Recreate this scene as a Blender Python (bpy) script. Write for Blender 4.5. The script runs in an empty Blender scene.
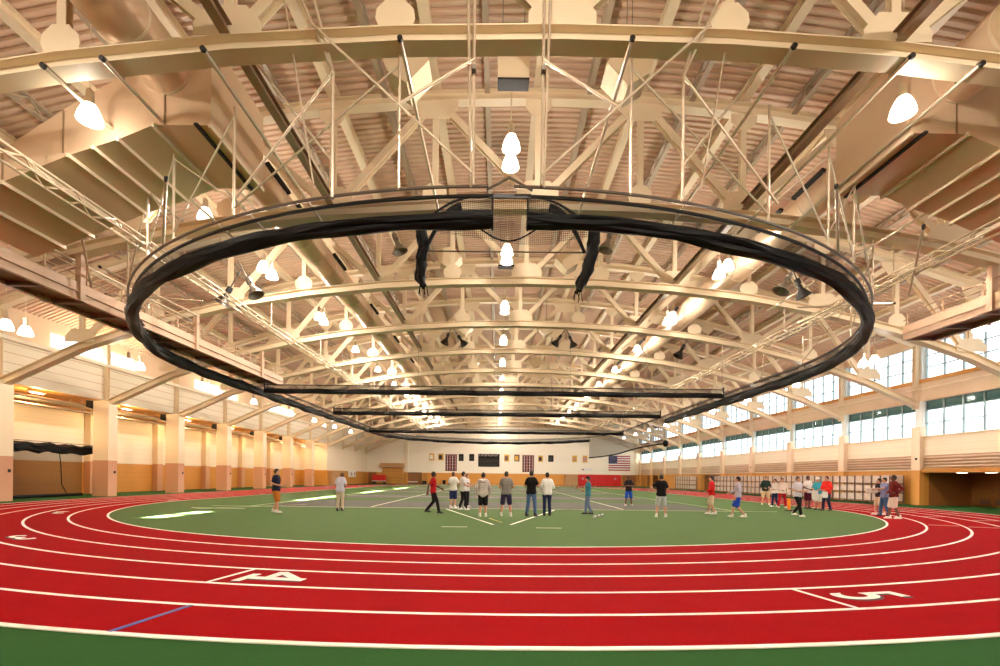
import bpy, math, random
from mathutils import Vector, Matrix
random.seed(7)
C = bpy.context.scene.collection
PI = math.pi
sin, cos = math.sin, math.cos

# ------------------------------------------------------------------ materials
def lin(c):
    c = c / 255.0
    return c / 12.92 if c <= .04045 else ((c + .055) / 1.055) ** 2.4
def rgb(r, g, b): return (lin(r), lin(g), lin(b), 1)

def mat(name, col, rough=.6, metal=0, var=0, vscale=6, spec=.5, bump=0, bscale=40):
    m = bpy.data.materials.new(name); m.use_nodes = True
    nt = m.node_tree; b = nt.nodes['Principled BSDF']
    b.inputs['Base Color'].default_value = col
    b.inputs['Roughness'].default_value = rough
    b.inputs['Metallic'].default_value = metal
    b.inputs['Specular IOR Level'].default_value = spec
    if var:
        tc = nt.nodes.new('ShaderNodeTexCoord'); n = nt.nodes.new('ShaderNodeTexNoise')
        n.inputs['Scale'].default_value = vscale; n.inputs['Detail'].default_value = 5
        r = nt.nodes.new('ShaderNodeMapRange')
        r.inputs['To Min'].default_value = 1 - var; r.inputs['To Max'].default_value = 1 + var
        mx = nt.nodes.new('ShaderNodeMix'); mx.data_type = 'RGBA'; mx.blend_type = 'MULTIPLY'
        mx.inputs[0].default_value = 1; mx.inputs[6].default_value = col
        nt.links.new(tc.outputs['Object'], n.inputs['Vector'])
        nt.links.new(n.outputs['Fac'], r.inputs['Value'])
        nt.links.new(r.outputs['Result'], mx.inputs[7])
        nt.links.new(mx.outputs[2], b.inputs['Base Color'])
    if bump:
        tc = nt.nodes.new('ShaderNodeTexCoord'); n = nt.nodes.new('ShaderNodeTexNoise')
        n.inputs['Scale'].default_value = bscale
        bp = nt.nodes.new('ShaderNodeBump'); bp.inputs['Strength'].default_value = bump
        nt.links.new(tc.outputs['Object'], n.inputs['Vector'])
        nt.links.new(n.outputs['Fac'], bp.inputs['Height'])
        nt.links.new(bp.outputs['Normal'], b.inputs['Normal'])
    return m

def mat_band(name, low, high, zsplit, rough=.55, block=True):
    """paint that changes colour at a height: the painted dado of the walls and columns"""
    m = bpy.data.materials.new(name); m.use_nodes = True
    nt = m.node_tree; b = nt.nodes['Principled BSDF']; b.inputs['Roughness'].default_value = rough
    g = nt.nodes.new('ShaderNodeTexCoord'); s = nt.nodes.new('ShaderNodeSeparateXYZ')
    nt.links.new(g.outputs['Object'], s.inputs[0])
    c = nt.nodes.new('ShaderNodeMath'); c.operation = 'GREATER_THAN'; c.inputs[1].default_value = zsplit
    nt.links.new(s.outputs['Z'], c.inputs[0])
    mx = nt.nodes.new('ShaderNodeMix'); mx.data_type = 'RGBA'
    mx.inputs[6].default_value = low; mx.inputs[7].default_value = high
    nt.links.new(c.outputs[0], mx.inputs[0])
    out = mx.outputs[2]
    if block:
        md = nt.nodes.new('ShaderNodeMath'); md.operation = 'FRACT'
        sc = nt.nodes.new('ShaderNodeMath'); sc.operation = 'MULTIPLY'; sc.inputs[1].default_value = 2.5
        nt.links.new(s.outputs['Z'], sc.inputs[0]); nt.links.new(sc.outputs[0], md.inputs[0])
        lt = nt.nodes.new('ShaderNodeMath'); lt.operation = 'LESS_THAN'; lt.inputs[1].default_value = .06
        nt.links.new(md.outputs[0], lt.inputs[0])
        m2 = nt.nodes.new('ShaderNodeMix'); m2.data_type = 'RGBA'; m2.blend_type = 'MULTIPLY'
        m2.inputs[7].default_value = (.86, .84, .82, 1)
        nt.links.new(lt.outputs[0], m2.inputs[0]); nt.links.new(out, m2.inputs[6]); out = m2.outputs[2]
    nt.links.new(out, b.inputs['Base Color'])
    return m

def mat_emit(name, col, strength, trans=0.0):
    m = bpy.data.materials.new(name); m.use_nodes = True
    nt = m.node_tree; nt.nodes.remove(nt.nodes['Principled BSDF'])
    o = nt.nodes['Material Output']; e = nt.nodes.new('ShaderNodeEmission')
    e.inputs[0].default_value = col; e.inputs[1].default_value = strength
    if trans:
        t = nt.nodes.new('ShaderNodeBsdfTransparent'); mx = nt.nodes.new('ShaderNodeMixShader')
        mx.inputs[0].default_value = trans
        nt.links.new(e.outputs[0], mx.inputs[1]); nt.links.new(t.outputs[0], mx.inputs[2])
        nt.links.new(mx.outputs[0], o.inputs[0])
    else:
        nt.links.new(e.outputs[0], o.inputs[0])
    return m

def mat_net(name, col, cover, grid=0):
    """fine netting: cords over see-through gaps; grid>0 shows the cords themselves"""
    m = bpy.data.materials.new(name); m.use_nodes = True
    nt = m.node_tree; b = nt.nodes['Principled BSDF']; o = nt.nodes['Material Output']
    b.inputs['Base Color'].default_value = col; b.inputs['Roughness'].default_value = .9
    t = nt.nodes.new('ShaderNodeBsdfTransparent'); mx = nt.nodes.new('ShaderNodeMixShader')
    mx.inputs[0].default_value = cover
    if grid:
        tc = nt.nodes.new('ShaderNodeTexCoord'); s = nt.nodes.new('ShaderNodeSeparateXYZ')
        nt.links.new(tc.outputs['UV'], s.inputs[0])
        prev = None
        for ax in ('X', 'Y'):
            k = nt.nodes.new('ShaderNodeMath'); k.operation = 'MULTIPLY'; k.inputs[1].default_value = grid
            f = nt.nodes.new('ShaderNodeMath'); f.operation = 'FRACT'
            l = nt.nodes.new('ShaderNodeMath'); l.operation = 'LESS_THAN'; l.inputs[1].default_value = cover
            nt.links.new(s.outputs[ax], k.inputs[0]); nt.links.new(k.outputs[0], f.inputs[0]); nt.links.new(f.outputs[0], l.inputs[0])
            if prev is None: prev = l
            else:
                mxx = nt.nodes.new('ShaderNodeMath'); mxx.operation = 'MAXIMUM'
                nt.links.new(prev.outputs[0], mxx.inputs[0]); nt.links.new(l.outputs[0], mxx.inputs[1])
                nt.links.new(mxx.outputs[0], mx.inputs[0])
    nt.links.new(t.outputs[0], mx.inputs[1]); nt.links.new(b.outputs[0], mx.inputs[2])
    nt.links.new(mx.outputs[0], o.inputs[0])
    return m

def mat_glass(name, tint, gloss=.06):
    m = bpy.data.materials.new(name); m.use_nodes = True
    nt = m.node_tree; nt.nodes.remove(nt.nodes['Principled BSDF']); o = nt.nodes['Material Output']
    t = nt.nodes.new('ShaderNodeBsdfTransparent'); t.inputs[0].default_value = tint
    g = nt.nodes.new('ShaderNodeBsdfGlossy'); g.inputs['Roughness'].default_value = .03
    mx = nt.nodes.new('ShaderNodeMixShader'); mx.inputs[0].default_value = gloss
    nt.links.new(t.outputs[0], mx.inputs[1]); nt.links.new(g.outputs[0], mx.inputs[2])
    nt.links.new(mx.outputs[0], o.inputs[0])
    return m

CREAM = rgb(234, 216, 186)
M = dict(
    steel=mat('cream_steel', CREAM, .45, var=.04, vscale=1.5),
    strut=mat('bronze_strut', rgb(150, 125, 98), .4, .2),
    deck=mat('roof_deck', rgb(218, 188, 164), .5, var=.06, vscale=.35),
    joist=mat('grey_joist', rgb(176, 158, 136), .5),
    duct=mat('duct_paint', rgb(224, 195, 164), .33, .25, var=.04, vscale=3),
    seam=mat('duct_seam', rgb(232, 212, 182), .4),
    dark_gap=mat('shadow_grille', rgb(30, 24, 20), .8),
    pipe=mat('galvanised_pipe', rgb(214, 198, 174), .3, .35),
    pipe_dark=mat('rail_pipe', rgb(120, 110, 98), .35, .4),
    cap=mat('black_cap', rgb(14, 12, 12), .5),
    net=mat('black_net', rgb(5, 6, 8), .6, spec=.22, bump=.3, bscale=30),
    mesh=mat_net('net_mesh', rgb(20, 20, 20), .55),
    mesh_open=mat_net('net_mesh_open', rgb(26, 24, 22), .5),
    mesh_grid=mat_net('net_mesh_grid', rgb(20, 16, 16), .16, 18),
    wall=mat_band('cream_block_wall', rgb(205, 142, 62), rgb(246, 232, 206), 2.35),
    wall_lit=mat_band('far_wall_lit_paint', rgb(222, 152, 66), rgb(252, 244, 226), 2.3, block=False),  # wall colours lightened to stand in for light on the far wall
    wall_flat=mat('cream_wall', rgb(240, 220, 188), .6, var=.03, vscale=1),
    tan_wall=mat('peach_wall', rgb(232, 206, 176), .6, var=.03, vscale=1),
    orange=mat('orange_paint', rgb(206, 146, 66), .5),
    orange_dark=mat('brown_paint', rgb(150, 96, 46), .5),
    column=mat_band('column_paint', rgb(204, 152, 118), rgb(240, 222, 190), 2.42, block=False),
    pilaster=mat_band('pilaster_paint', rgb(214, 154, 76), rgb(240, 216, 186), 2.35, block=False),
    soffit=mat('soffit', rgb(214, 150, 76), .6),  # orange base colour carries the warm light of the recess lamps
    band=mat('panel_band', rgb(236, 226, 204), .45),
    brown=mat('brown_steel', rgb(120, 86, 66), .5),
    fascia=mat('fascia', rgb(196, 160, 130), .5),
    black=mat('black_plastic', rgb(18, 17, 18), .45),
    horn=mat('grey_horn', rgb(120, 112, 98), .5),
    white=mat('white_paint', rgb(240, 238, 232), .5),
    cone=mat('lamp_cap', rgb(225, 210, 185), .4),
    glow=mat_emit('lamp_glow', (1, .88, .70, 1), 9, .6),
    glow_cool=mat_emit('lamp_glow_cool', (1, .95, .88, 1), 9, .35),
    tube=mat_emit('downlight', (1, .9, .7, 1), 8),
    glass=mat_glass('window_glass', (.97, .99, 1, 1)),
    glass_teal=mat_glass('tinted_glass', (.15, .20, .175, 1)),
    glass_frost=mat('frosted_glass', rgb(226, 236, 236), .4),
    mullion=mat('window_mullion', rgb(150, 165, 165), .4, .3),
    track=mat('red_track', rgb(147, 13, 19), .85, var=.10, vscale=2.2, spec=.02, bump=.15, bscale=180),
    infield=mat('green_infield', rgb(76, 102, 52), .75, var=.08, vscale=1.3, spec=.07, bump=.1, bscale=150),
    apron=mat('green_apron', rgb(42, 82, 38), .8, var=.16, vscale=30, spec=.05, bump=.2, bscale=150),
    court=mat('grey_court', rgb(78, 75, 68), .65, var=.08, vscale=2, spec=.15),
    line=mat('line_white', rgb(245, 240, 228), .5),
    line_cream=mat('line_cream', rgb(220, 214, 178), .5),
    line_yellow=mat('line_yellow', rgb(214, 190, 70), .5),
    line_blue=mat('line_blue', rgb(52, 78, 150), .5),
    number_shadow=mat('number_shadow', rgb(26, 22, 24), .6),
    red_mat=mat('red_wall_mat', rgb(212, 24, 20), .45),
    carton=mat('white_carton', rgb(214, 194, 180), .5, var=.28, vscale=2.6),
    rack=mat('rack_steel', rgb(112, 92, 76), .5),
    flag_red=mat('flag_red', rgb(170, 30, 45), .7),
    flag_blue=mat('flag_blue', rgb(38, 44, 96), .7),
    maroon=mat('banner_maroon', rgb(84, 22, 38), .7),
    rose=mat('banner_rose', rgb(196, 150, 150), .7),
    gold=mat('plaque_gold', rgb(226, 178, 66), .5),
    board=mat('board_black', rgb(16, 11, 10), .5, spec=.2),
    board_line=mat('board_line', rgb(84, 74, 68), .5),
    silver=mat('letter_silver', rgb(200, 190, 180), .5),
    tanrib=mat('tan_panel', rgb(196, 150, 104), .6),
    skin=mat('skin', rgb(206, 150, 122), .55),
    skin_dark=mat('skin_dark', rgb(112, 72, 54), .55),
    hair=mat('hair_dark', rgb(34, 24, 20), .6),
    hair_brown=mat('hair_brown', rgb(92, 60, 42), .6),
    lip=mat('lip', rgb(150, 80, 76), .5),
    sole=mat('shoe_white', rgb(236, 232, 224), .5),
    shoe_dark=mat('shoe_dark', rgb(40, 34, 34), .5),
)
_cloth = {}
def cloth(r, g, b):
    k = (r, g, b)
    if k not in _cloth: _cloth[k] = mat('cloth_%02x%02x%02x' % k, rgb(r, g, b), .8, var=.08, vscale=14, spec=.2)
    return _cloth[k]

# ------------------------------------------------------------------ mesh building
class MB:
    def __init__(s): s.v = []; s.f = []; s.m = []; s.uv = None
    def add(s, vs, fs, mi=0):
        b = len(s.v); s.v += [tuple(p) for p in vs]
        s.f += [tuple(b + i for i in q) for q in fs]; s.m += [mi] * len(fs)
        return s
    def box(s, x0, x1, y0, y1, z0, z1, mi=0):
        v = [(x, y, z) for x in (x0, x1) for y in (y0, y1) for z in (z0, z1)]
        return s.add(v, [(0, 1, 3, 2), (4, 6, 7, 5), (0, 4, 5, 1), (2, 3, 7, 6), (0, 2, 6, 4), (1, 5, 7, 3)], mi)
    def prism(s, poly, y0, y1, mi=0):
        """polygon in X-Z pushed along Y"""
        n = len(poly)
        v = [(x, y0, z) for x, z in poly] + [(x, y1, z) for x, z in poly]
        f = [tuple(range(n)), tuple(range(2 * n - 1, n - 1, -1))] + [(i, n + i, n + (i + 1) % n, (i + 1) % n) for i in range(n)]
        return s.add(v, f, mi)
    def plate(s, poly, z0, z1, mi=0):
        """polygon in X-Y pushed along Z"""
        n = len(poly)
        v = [(x, y, z0) for x, y in poly] + [(x, y, z1) for x, y in poly]
        f = [tuple(range(n)), tuple(range(2 * n - 1, n - 1, -1))] + [(i, n + i, n + (i + 1) % n, (i + 1) % n) for i in range(n)]
        return s.add(v, f, mi)
    def sweep(s, prof, path, up=(0, 0, 1), closed=False, cap=True, mi=0):
        """closed profile [(side, up)] along a path"""
        path = [Vector(p) for p in path]; up = Vector(up); n = len(path); k = 0
        vs = []
        for i, p in enumerate(path):
            a = path[i - 1] if (i > 0 or closed) else p
            b = path[(i + 1) % n] if (i < n - 1 or closed) else p
            t = (b - a).normalized()
            sd = t.cross(up)
            if sd.length < 1e-5: sd = t.cross(Vector((0, 1, 0)))
            sd.normalize(); u2 = sd.cross(t)
            pr = prof(i) if callable(prof) else prof
            k = len(pr)
            vs += [p + sd * x + u2 * y for x, y in pr]
        fs = []
        for i in range(n if closed else n - 1):
            j = (i + 1) % n
            for q in range(k):
                r = (q + 1) % k
                fs.append((i * k + q, i * k + r, j * k + r, j * k + q))
        if cap and not closed:
            fs.append(tuple(range(k - 1, -1, -1))); fs.append(tuple((n - 1) * k + q for q in range(k)))
        return s.add(vs, fs, mi)
    def bar(s, p, q, w, h, up=(0, 0, 1), mi=0):
        return s.sweep([(-w / 2, -h / 2), (w / 2, -h / 2), (w / 2, h / 2), (-w / 2, h / 2)], [p, q], up, mi=mi)
    def ibeam(s, path, w, h, t, up=(0, 0, 1), mi=0):
        a, b = w / 2, h / 2
        pr = [(-a, -b), (a, -b), (a, -b + t), (t / 2, -b + t), (t / 2, b - t), (a, b - t), (a, b), (-a, b), (-a, b - t), (-t / 2, b - t), (-t / 2, -b + t), (-a, -b + t)]
        return s.sweep(pr, path, up, mi=mi)
    def tube(s, path, r, n=8, closed=False, up=(0, 0, 1), mi=0):
        return s.sweep([(r * cos(2 * PI * i / n), r * sin(2 * PI * i / n)) for i in range(n)], path, up, closed, mi=mi)
    def lathe(s, prof, c=(0, 0, 0), n=16, mi=0):
        """[(r, z)] turned about Z"""
        k = len(prof); vs = []
        for i in range(n):
            a = 2 * PI * i / n
            vs += [(c[0] + r * cos(a), c[1] + r * sin(a), c[2] + z) for r, z in prof]
        fs = []
        for i in range(n):
            j = (i + 1) % n
            for q in range(k - 1): fs.append((i * k + q, j * k + q, j * k + q + 1, i * k + q + 1))
        return s.add(vs, fs, mi)
    def ball(s, c, r, n=10, m=7, mi=0):
        rx, ry, rz = r if isinstance(r, (tuple, list)) else (r, r, r)
        vs = [(c[0], c[1], c[2] - rz)]
        for j in range(1, m):
            t = -PI / 2 + PI * j / m
            vs += [(c[0] + rx * cos(t) * cos(2 * PI * i / n), c[1] + ry * cos(t) * sin(2 * PI * i / n), c[2] + rz * sin(t)) for i in range(n)]
        vs.append((c[0], c[1], c[2] + rz)); T = len(vs) - 1
        fs = [(0, 1 + (i + 1) % n, 1 + i) for i in range(n)]
        for j in range(m - 2):
            for i in range(n):
                a = 1 + j * n + i; b = 1 + j * n + (i + 1) % n
                fs.append((a, b, b + n, a + n))
        o = 1 + (m - 2) * n
        fs += [(o + i, o + (i + 1) % n, T) for i in range(n)]
        return s.add(vs, fs, mi)
    def caps(s, p, q, r0, r1, n=10):
        """tapered limb: two balls and the cone between"""
        p, q = Vector(p), Vector(q)
        s.ball(p, r0, n); s.ball(q, r1, n)
        d = q - p
        if d.length > 1e-4:
            u = d.normalized(); a = u.orthogonal().normalized(); b = u.cross(a)
            vs = [p + (a * cos(2 * PI * i / n) + b * sin(2 * PI * i / n)) * r0 for i in range(n)] + [q + (a * cos(2 * PI * i / n) + b * sin(2 * PI * i / n)) * r1 for i in range(n)]
            fs = [(i, (i + 1) % n, n + (i + 1) % n, n + i) for i in range(n)] + [tuple(range(n - 1, -1, -1)), tuple(range(n, 2 * n))]
            s.add(vs, fs)
        return s
    def mesh(s, name, mats, smooth=False):
        me = bpy.data.meshes.new(name); me.from_pydata(s.v, [], s.f)
        for m in (mats if isinstance(mats, (list, tuple)) else [mats]): me.materials.append(m)
        me.polygons.foreach_set('material_index', s.m)
        if smooth: me.polygons.foreach_set('use_smooth', [True] * len(s.f))
        if s.uv:
            l = me.uv_layers.new(name='uv')
            for lp in me.loops: l.data[lp.index].uv = s.uv[lp.vertex_index]
        me.update(); me.validate()
        return me
    def obj(s, name, mats, parent=None, smooth=False, loc=None):
        o = bpy.data.objects.new(name, s.mesh(name, mats, smooth)); C.objects.link(o)
        if loc: o.location = loc
        if parent is not None: o.parent = parent
        if smooth:
            try: o.data.set_sharp_from_angle(angle=math.radians(40))
            except Exception: pass
        return o

def tag(o, label, cat, group=None, kind=None):
    o['label'] = label; o['category'] = cat
    if group: o['group'] = group
    if kind: o['kind'] = kind
    return o
def thing(name, label, cat, loc=(0, 0, 0), group=None, rz=0):
    o = bpy.data.objects.new(name, None); C.objects.link(o)
    o.location = loc; o.rotation_euler = (0, 0, rz); o.empty_display_size = .2
    return tag(o, label, cat, group)
def struct(mb, name, mats, parent=None, smooth=False):
    o = mb.obj(name, mats, parent, smooth)
    if parent is None: o['kind'] = 'structure'
    return o
def dup(root, loc, label=None, group=None):
    r = root.copy(); C.objects.link(r); r.location = loc
    if label: r['label'] = label
    if group: r['group'] = group
    for ch in list(root.children):
        c = ch.copy(); C.objects.link(c); c.parent = r
        for g in list(ch.children):
            d = g.copy(); C.objects.link(d); d.parent = c
    return r
ORD = ['first', 'second', 'third', 'fourth', 'fifth', 'sixth', 'seventh', 'eighth', 'ninth', 'tenth', 'eleventh', 'twelfth', 'thirteenth', 'fourteenth']

# ------------------------------------------------------------------ the hall's measures (metres; camera over the origin, hall runs along +Y)
X0 = 1.4                         # middle of the roof
TY = [11.45 + 7.1 * k for k in range(13)]   # truss lines
PAN = 3.95
NODES = [(-6 + i) for i in range(13)]
XL, XR = -26.8, 28.45
Y0, Y1 = -14.0, 98.0
def zb(x): return 11.85 - .0051 * (x - X0) ** 2 - 2.78e-6 * (x - X0) ** 4      # underside of bottom chords
def zt(x): return 16.3 - .0073 * (x - X0) ** 2       # middle of top chords
def zd(x): return zt(x) + .62                        # roof deck
CY1, CY2, R0, LW = 29.35, 69.35, 18.5, 1.07

# ------------------------------------------------------------------ floor, track and markings
def oval(r, n=48):
    p = [(r * sin(a), CY1 - r * cos(a)) for a in [(-PI / 2 + PI * i / n) for i in range(n + 1)]]
    p += [(r * sin(a), CY2 + r * cos(a)) for a in [(PI / 2 - PI * i / n) for i in range(n + 1)]]
    return p
def ring(r0, r1, z0, z1, n=64):
    mb = MB(); a, b = oval(r0, n), oval(r1, n); k = len(a)
    vs = [(x, y, z1) for x, y in a] + [(x, y, z1) for x, y in b] + [(x, y, z0) for x, y in a] + [(x, y, z0) for x, y in b]
    fs = []
    for i in range(k):
        j = (i + 1) % k
        fs += [(i, k + i, k + j, j), (2 * k + i, 2 * k + j, 3 * k + j, 3 * k + i), (k + i, 3 * k + i, 3 * k + j, k + j), (i, j, 2 * k + j, 2 * k + i)]
    mb.add(vs, fs); return mb

struct(MB().box(-32, 33, Y0, Y1 + .3, -.3, 0), 'floor', M['apron'])
trk = struct(ring(R0, R0 + 6 * LW, .0, .012), 'running_track', M['track'])
tag(trk, 'red rubber running track with white lane lines around the green infield', 'running track')
inf = struct(MB().plate(oval(R0, 64), 0, .010), 'infield', M['infield'])
tag(inf, 'green synthetic infield floor inside the red running track', 'sports floor')
for k in range(7):
    r = R0 + k * LW; w = .034 if k < 6 else .04
    ring(r - w, r + w, .004, .016, 96).obj('lane_line', M['line'], trk)

def polar(r, a): return (r * sin(a), CY1 - r * cos(a))     # a = 0 nearest the camera, grows to the right
def seg(mb, p, q, w, z=.017):
    p, q = Vector((p[0], p[1], 0)), Vector((q[0], q[1], 0)); d = (q - p).normalized(); s = Vector((-d.y, d.x, 0)) * w / 2
    vs = [p + s, p - s, q - s, q + s]
    return mb.plate([(v.x, v.y) for v in vs], .004, z)
def radial(lane, a, material, name='start_line', da=0):
    seg(MB(), polar(R0 + (lane - 1) * LW + .03, a), polar(R0 + lane * LW - .03, a + da), .06).obj(name, material, trk)
def ang(x, y): return math.atan2(x, CY1 - y)

def glyph(ch, size):
    cu = bpy.data.curves.new('glyph', 'FONT'); cu.body = ch; cu.size = size; cu.align_x = 'CENTER'; cu.align_y = 'CENTER'
    cu.extrude = .0015; cu.offset = .008 * size
    o = bpy.data.objects.new('glyph', cu); C.objects.link(o)
    dg = bpy.context.evaluated_depsgraph_get(); dg.update()
    me = bpy.data.meshes.new_from_object(o.evaluated_get(dg))
    bpy.data.objects.remove(o); bpy.data.curves.remove(cu)
    return me
def four():
    g = MB()
    def st(p, q, w): seg2(g, p, q, w)
    st((.17, -.46), (.17, .60), .27); st((-.26, -.42), (.58, -.42), .15); st((-.62, -.06), (.17, -.06), .17); st((-.60, -.09), (.17, .50), .18)
    return g.mesh('glyph', M['line'])
def seg2(mb, p, q, w):
    p, q = Vector((p[0], p[1], 0)), Vector((q[0], q[1], 0)); d = (q - p).normalized(); s = Vector((-d.y, d.x, 0)) * w / 2
    mb.plate([(v.x, v.y) for v in (p + s, p - s, q - s, q + s)], -.0015, .0015)
def digit(ch, lane, a):
    x, y = polar(R0 + (lane - .5) * LW, a)
    rot = a - PI / 2           # top of the figure points the way the runners go
    me = four() if ch == '4' else glyph(ch, 1.42); sh = me.copy()
    me.materials.clear(); me.materials.append(M['line']); sh.materials.clear(); sh.materials.append(M['number_shadow'])
    for nm, mm, dz, off in (('lane_number', me, .019, (0, 0)), ('number_outline', sh, .0145, (.05, -.05))):
        o = bpy.data.objects.new(nm, mm); C.objects.link(o); o.parent = trk
        o.scale = (.62, 1.05, 1) if ch != '4' else (.60, .92, 1)
        o.location = (x + off[0] * sin(a) - .02, y + off[1], dz); o.rotation_euler = (0, 0, rot)
digit('4', 4, ang(-3.40, 7.37)); digit('5', 5, ang(5.1, 6.58)); digit('3', 3, ang(-11.45, 11.5)); digit('2', 2, ang(-16.9, 18.9)); digit('1', 1, ang(-18.9, 28.2))
radial(4, -.1865, M['line']); radial(5, .189, M['line'])
radial(6, -.1538, M['line_blue'], 'blue_line', da=-.001)
for i, (lane, a) in enumerate(((2, .93), (3, .93), (4, .93), (2, 1.3), (3, 1.2), (4, 1.12), (5, 1.05), (3, 1.45), (4, 1.4), (5, 1.34), (1, 1.5))):
    r = R0 + (lane - .5) * LW
    seg(MB(), polar(r - .42, a), polar(r + .42, a + .008), .05).obj('exchange_dash', M['line_cream'], trk)

# courts on the infield
for i, (a, b) in enumerate(((23.9, 30.6), (33.6, 41.0), (45.2, 52.0), (55.5, 63), (66, 73))):
    ct = struct(MB().box(-11.8, 11.3, a, b, .002, .013), 'court_surface', M['court'], inf)
mk = MB()
seg(mk, (-14.2, 23.85), (13.9, 23.85), .05)
mk.obj('court_baseline', M['line_cream'], inf)
for x in (-6.4, 6.35): seg(MB(), (x, 24.3), (x, 74), .09).obj('infield_strip', M['line_cream'], inf)
for y in (37.3, 48.6, 59.2, 69.5): seg(MB(), (-11.6, y), (11.2, y), .08).obj('infield_strip', M['line_cream'], inf)
for x in (-12.3, 11.9): seg(MB(), (x, 24), (x, 74), .06).obj('infield_strip', M['line_cream'], inf)
seg(MB(), (-2.5, 23.3), (-.15, 15.9), .09).obj('sector_line', M['line'], inf)
seg(MB(), (2.75, 23.3), (.43, 15.9), .09).obj('sector_line', M['line'], inf)
seg(MB(), (-1.75, 15.05), (-.95, 15.05), .06).obj('throw_mark', M['line_cream'], inf)
seg(MB(), (1.2, 15.0), (2.0, 15.0), .06).obj('throw_mark', M['line_cream'], inf)
seg(MB(), (-.32, 18.3), (.16, 16.6), .06).obj('yellow_line', M['line_yellow'], inf)
seg(MB(), (-13.6, 21.6), (-10.2, 25.6), .05).obj('infield_strip', M['line_cream'], inf)
seg(MB(), (-14.2, 22.3), (-11.6, 22.0), .10).obj('infield_strip', M['line_cream'], inf)  # short pale cream strip across the green

# ------------------------------------------------------------------ roof deck and purlins
mb = MB(); xs = [-27.8 + i * (57.2 / 30) for i in range(31)]
ys = []; y = Y0
while y < Y1 + .3:
    ys += [(y, 0), (y + .12, 0), (y + .15, .075), (y + .27, .075)]; y += .30
vs = [(x, yy, zd(x) + dz) for yy, dz in ys for x in xs]; n = len(xs)
fs = [(j * n + i, j * n + i + 1, (j + 1) * n + i + 1, (j + 1) * n + i) for j in range(len(ys) - 1) for i in range(n - 1)]
mb.add(vs, fs)
# weather skin above the ribs
vs = [(x, yy, zd(x) + .25) for yy in (Y0, Y1 + .3) for x in xs]
mb.add(vs, [(i, n + i, n + i + 1, i + 1) for i in range(n - 1)])
ceiling = struct(mb, 'ceiling', M['deck'])
for i in range(-13, 14):
    x = X0 + i * PAN / 2
    if abs(i) % 2 == 0:
        MB().ibeam([(x, Y0, zd(x) - .2), (x, Y1, zd(x) - .2)], .34, .36, .035).obj('purlin', M['steel'], ceiling)
    else:
        j = MB(); z = zd(x)
        j.box(x - .1, x + .1, Y0, Y1, z - .1, z - .04); j.box(x - .1, x + .1, Y0, Y1, z - .5, z - .44)
        yy = Y0; s = 0
        while yy < Y1 - .6:
            j.bar((x, yy, z - .47 + .4 * s), (x, yy + .6, z - .07 - .4 * s), .06, .06); yy += .6; s = 1 - s
        j.obj('joist', M['joist'], ceiling)
for k in (-2, 2):
    x = X0 + k * PAN
    o = MB().ibeam([(x, 2, zb(x) + .52), (x, Y1, zb(x) + .52)], .24, .30, .03).obj('roof_strut', M['strut'])
    tag(o, 'long brown steel strut running down the hall %s of the middle lamps' % ('left' if k < 0 else 'right'), 'steel beam', 'long struts on the trusses')

# ------------------------------------------------------------------ roof trusses
def make_truss():
    t = thing('roof_truss', '', 'roof truss', (0, TY[0], 0), 'roof trusses across the hall')
    xn = [XL] + [X0 + PAN * k for k in NODES] + [XR]
    # bottom chord: wide flange arch
    MB().ibeam([(x, 0, zb(x) + .19) for x in xn], .46, .38, .035).obj('bottom_chord', M['steel'], t)
    MB().ibeam([(x, 0, zt(x)) for x in xn], .40, .40, .035).obj('top_chord', M['steel'], t)
    for k in NODES:
        x = X0 + PAN * k
        MB().ibeam([(x, 0, zb(x) + .42), (x, 0, zt(x) - .2)], .22, .20, .03, (0, 1, 0)).obj('vertical', M['steel'], t)
    for k in range(-6, 7, 2):
        for d in (-1, 1):
            j = k + d
            if abs(j) > 6: continue
            a, b = X0 + PAN * k, X0 + PAN * j
            p, q = Vector((a + d * .25, 0, zb(a) + .55)), Vector((b - d * .25, 0, zt(b) - .3))
            MB().ibeam([p, q], .26, .26, .03, (0, 1, 0)).obj('diagonal', M['steel'], t)
    for k in NODES:
        x = X0 + PAN * k
        if k % 2:   # eight-sided plate at the foot of a post, fan plate at the top
            z = zb(x) + .42
            MB().prism([(x - .38, z), (x + .38, z), (x + .47, z + .2), (x + .44, z + .42), (x + .2, z + .66), (x - .2, z + .66), (x - .44, z + .42), (x - .47, z + .2)], -.125, -.095).obj('gusset_plate', M['steel'], t)
            z = zt(x) - .2
            MB().prism([(x - .88, z), (x - .88, z - .22), (x - .5, z - .68), (x + .5, z - .68), (x + .88, z - .22), (x + .88, z)], -.15, -.12).obj('gusset_plate', M['steel'], t)
        else:
            z = zb(x) + .42
            MB().prism([(x - .8, z), (x + .8, z), (x + .8, z + .3), (x + .45, z + .7), (x - .45, z + .7), (x - .8, z + .3)], -.15, -.12).obj('gusset_plate', M['steel'], t)
            z = zt(x) - .2
            MB().prism([(x - .5, z), (x - .5, z - .3), (x - .25, z - .6), (x + .25, z - .6), (x + .5, z - .3), (x + .5, z)], -.125, -.095).obj('gusset_plate', M['steel'], t)
    for x, s in ((XL, -1), (XR, 1)):
        MB().ibeam([(x, 0, zb(x) - .1), (x, 0, zt(x) + .2)], .32, .3, .04, (0, 1, 0)).obj('end_post', M['steel'], t)
    return t
truss = make_truss()
for i, y in enumerate(TY):
    t = truss if i == 0 else dup(truss, (0, y, 0))
    t['label'] = 'cream steel arched roof truss spanning the hall, ' + (ORD[i] + ' from the camera' if i < 12 else 'last one before the far wall')

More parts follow.
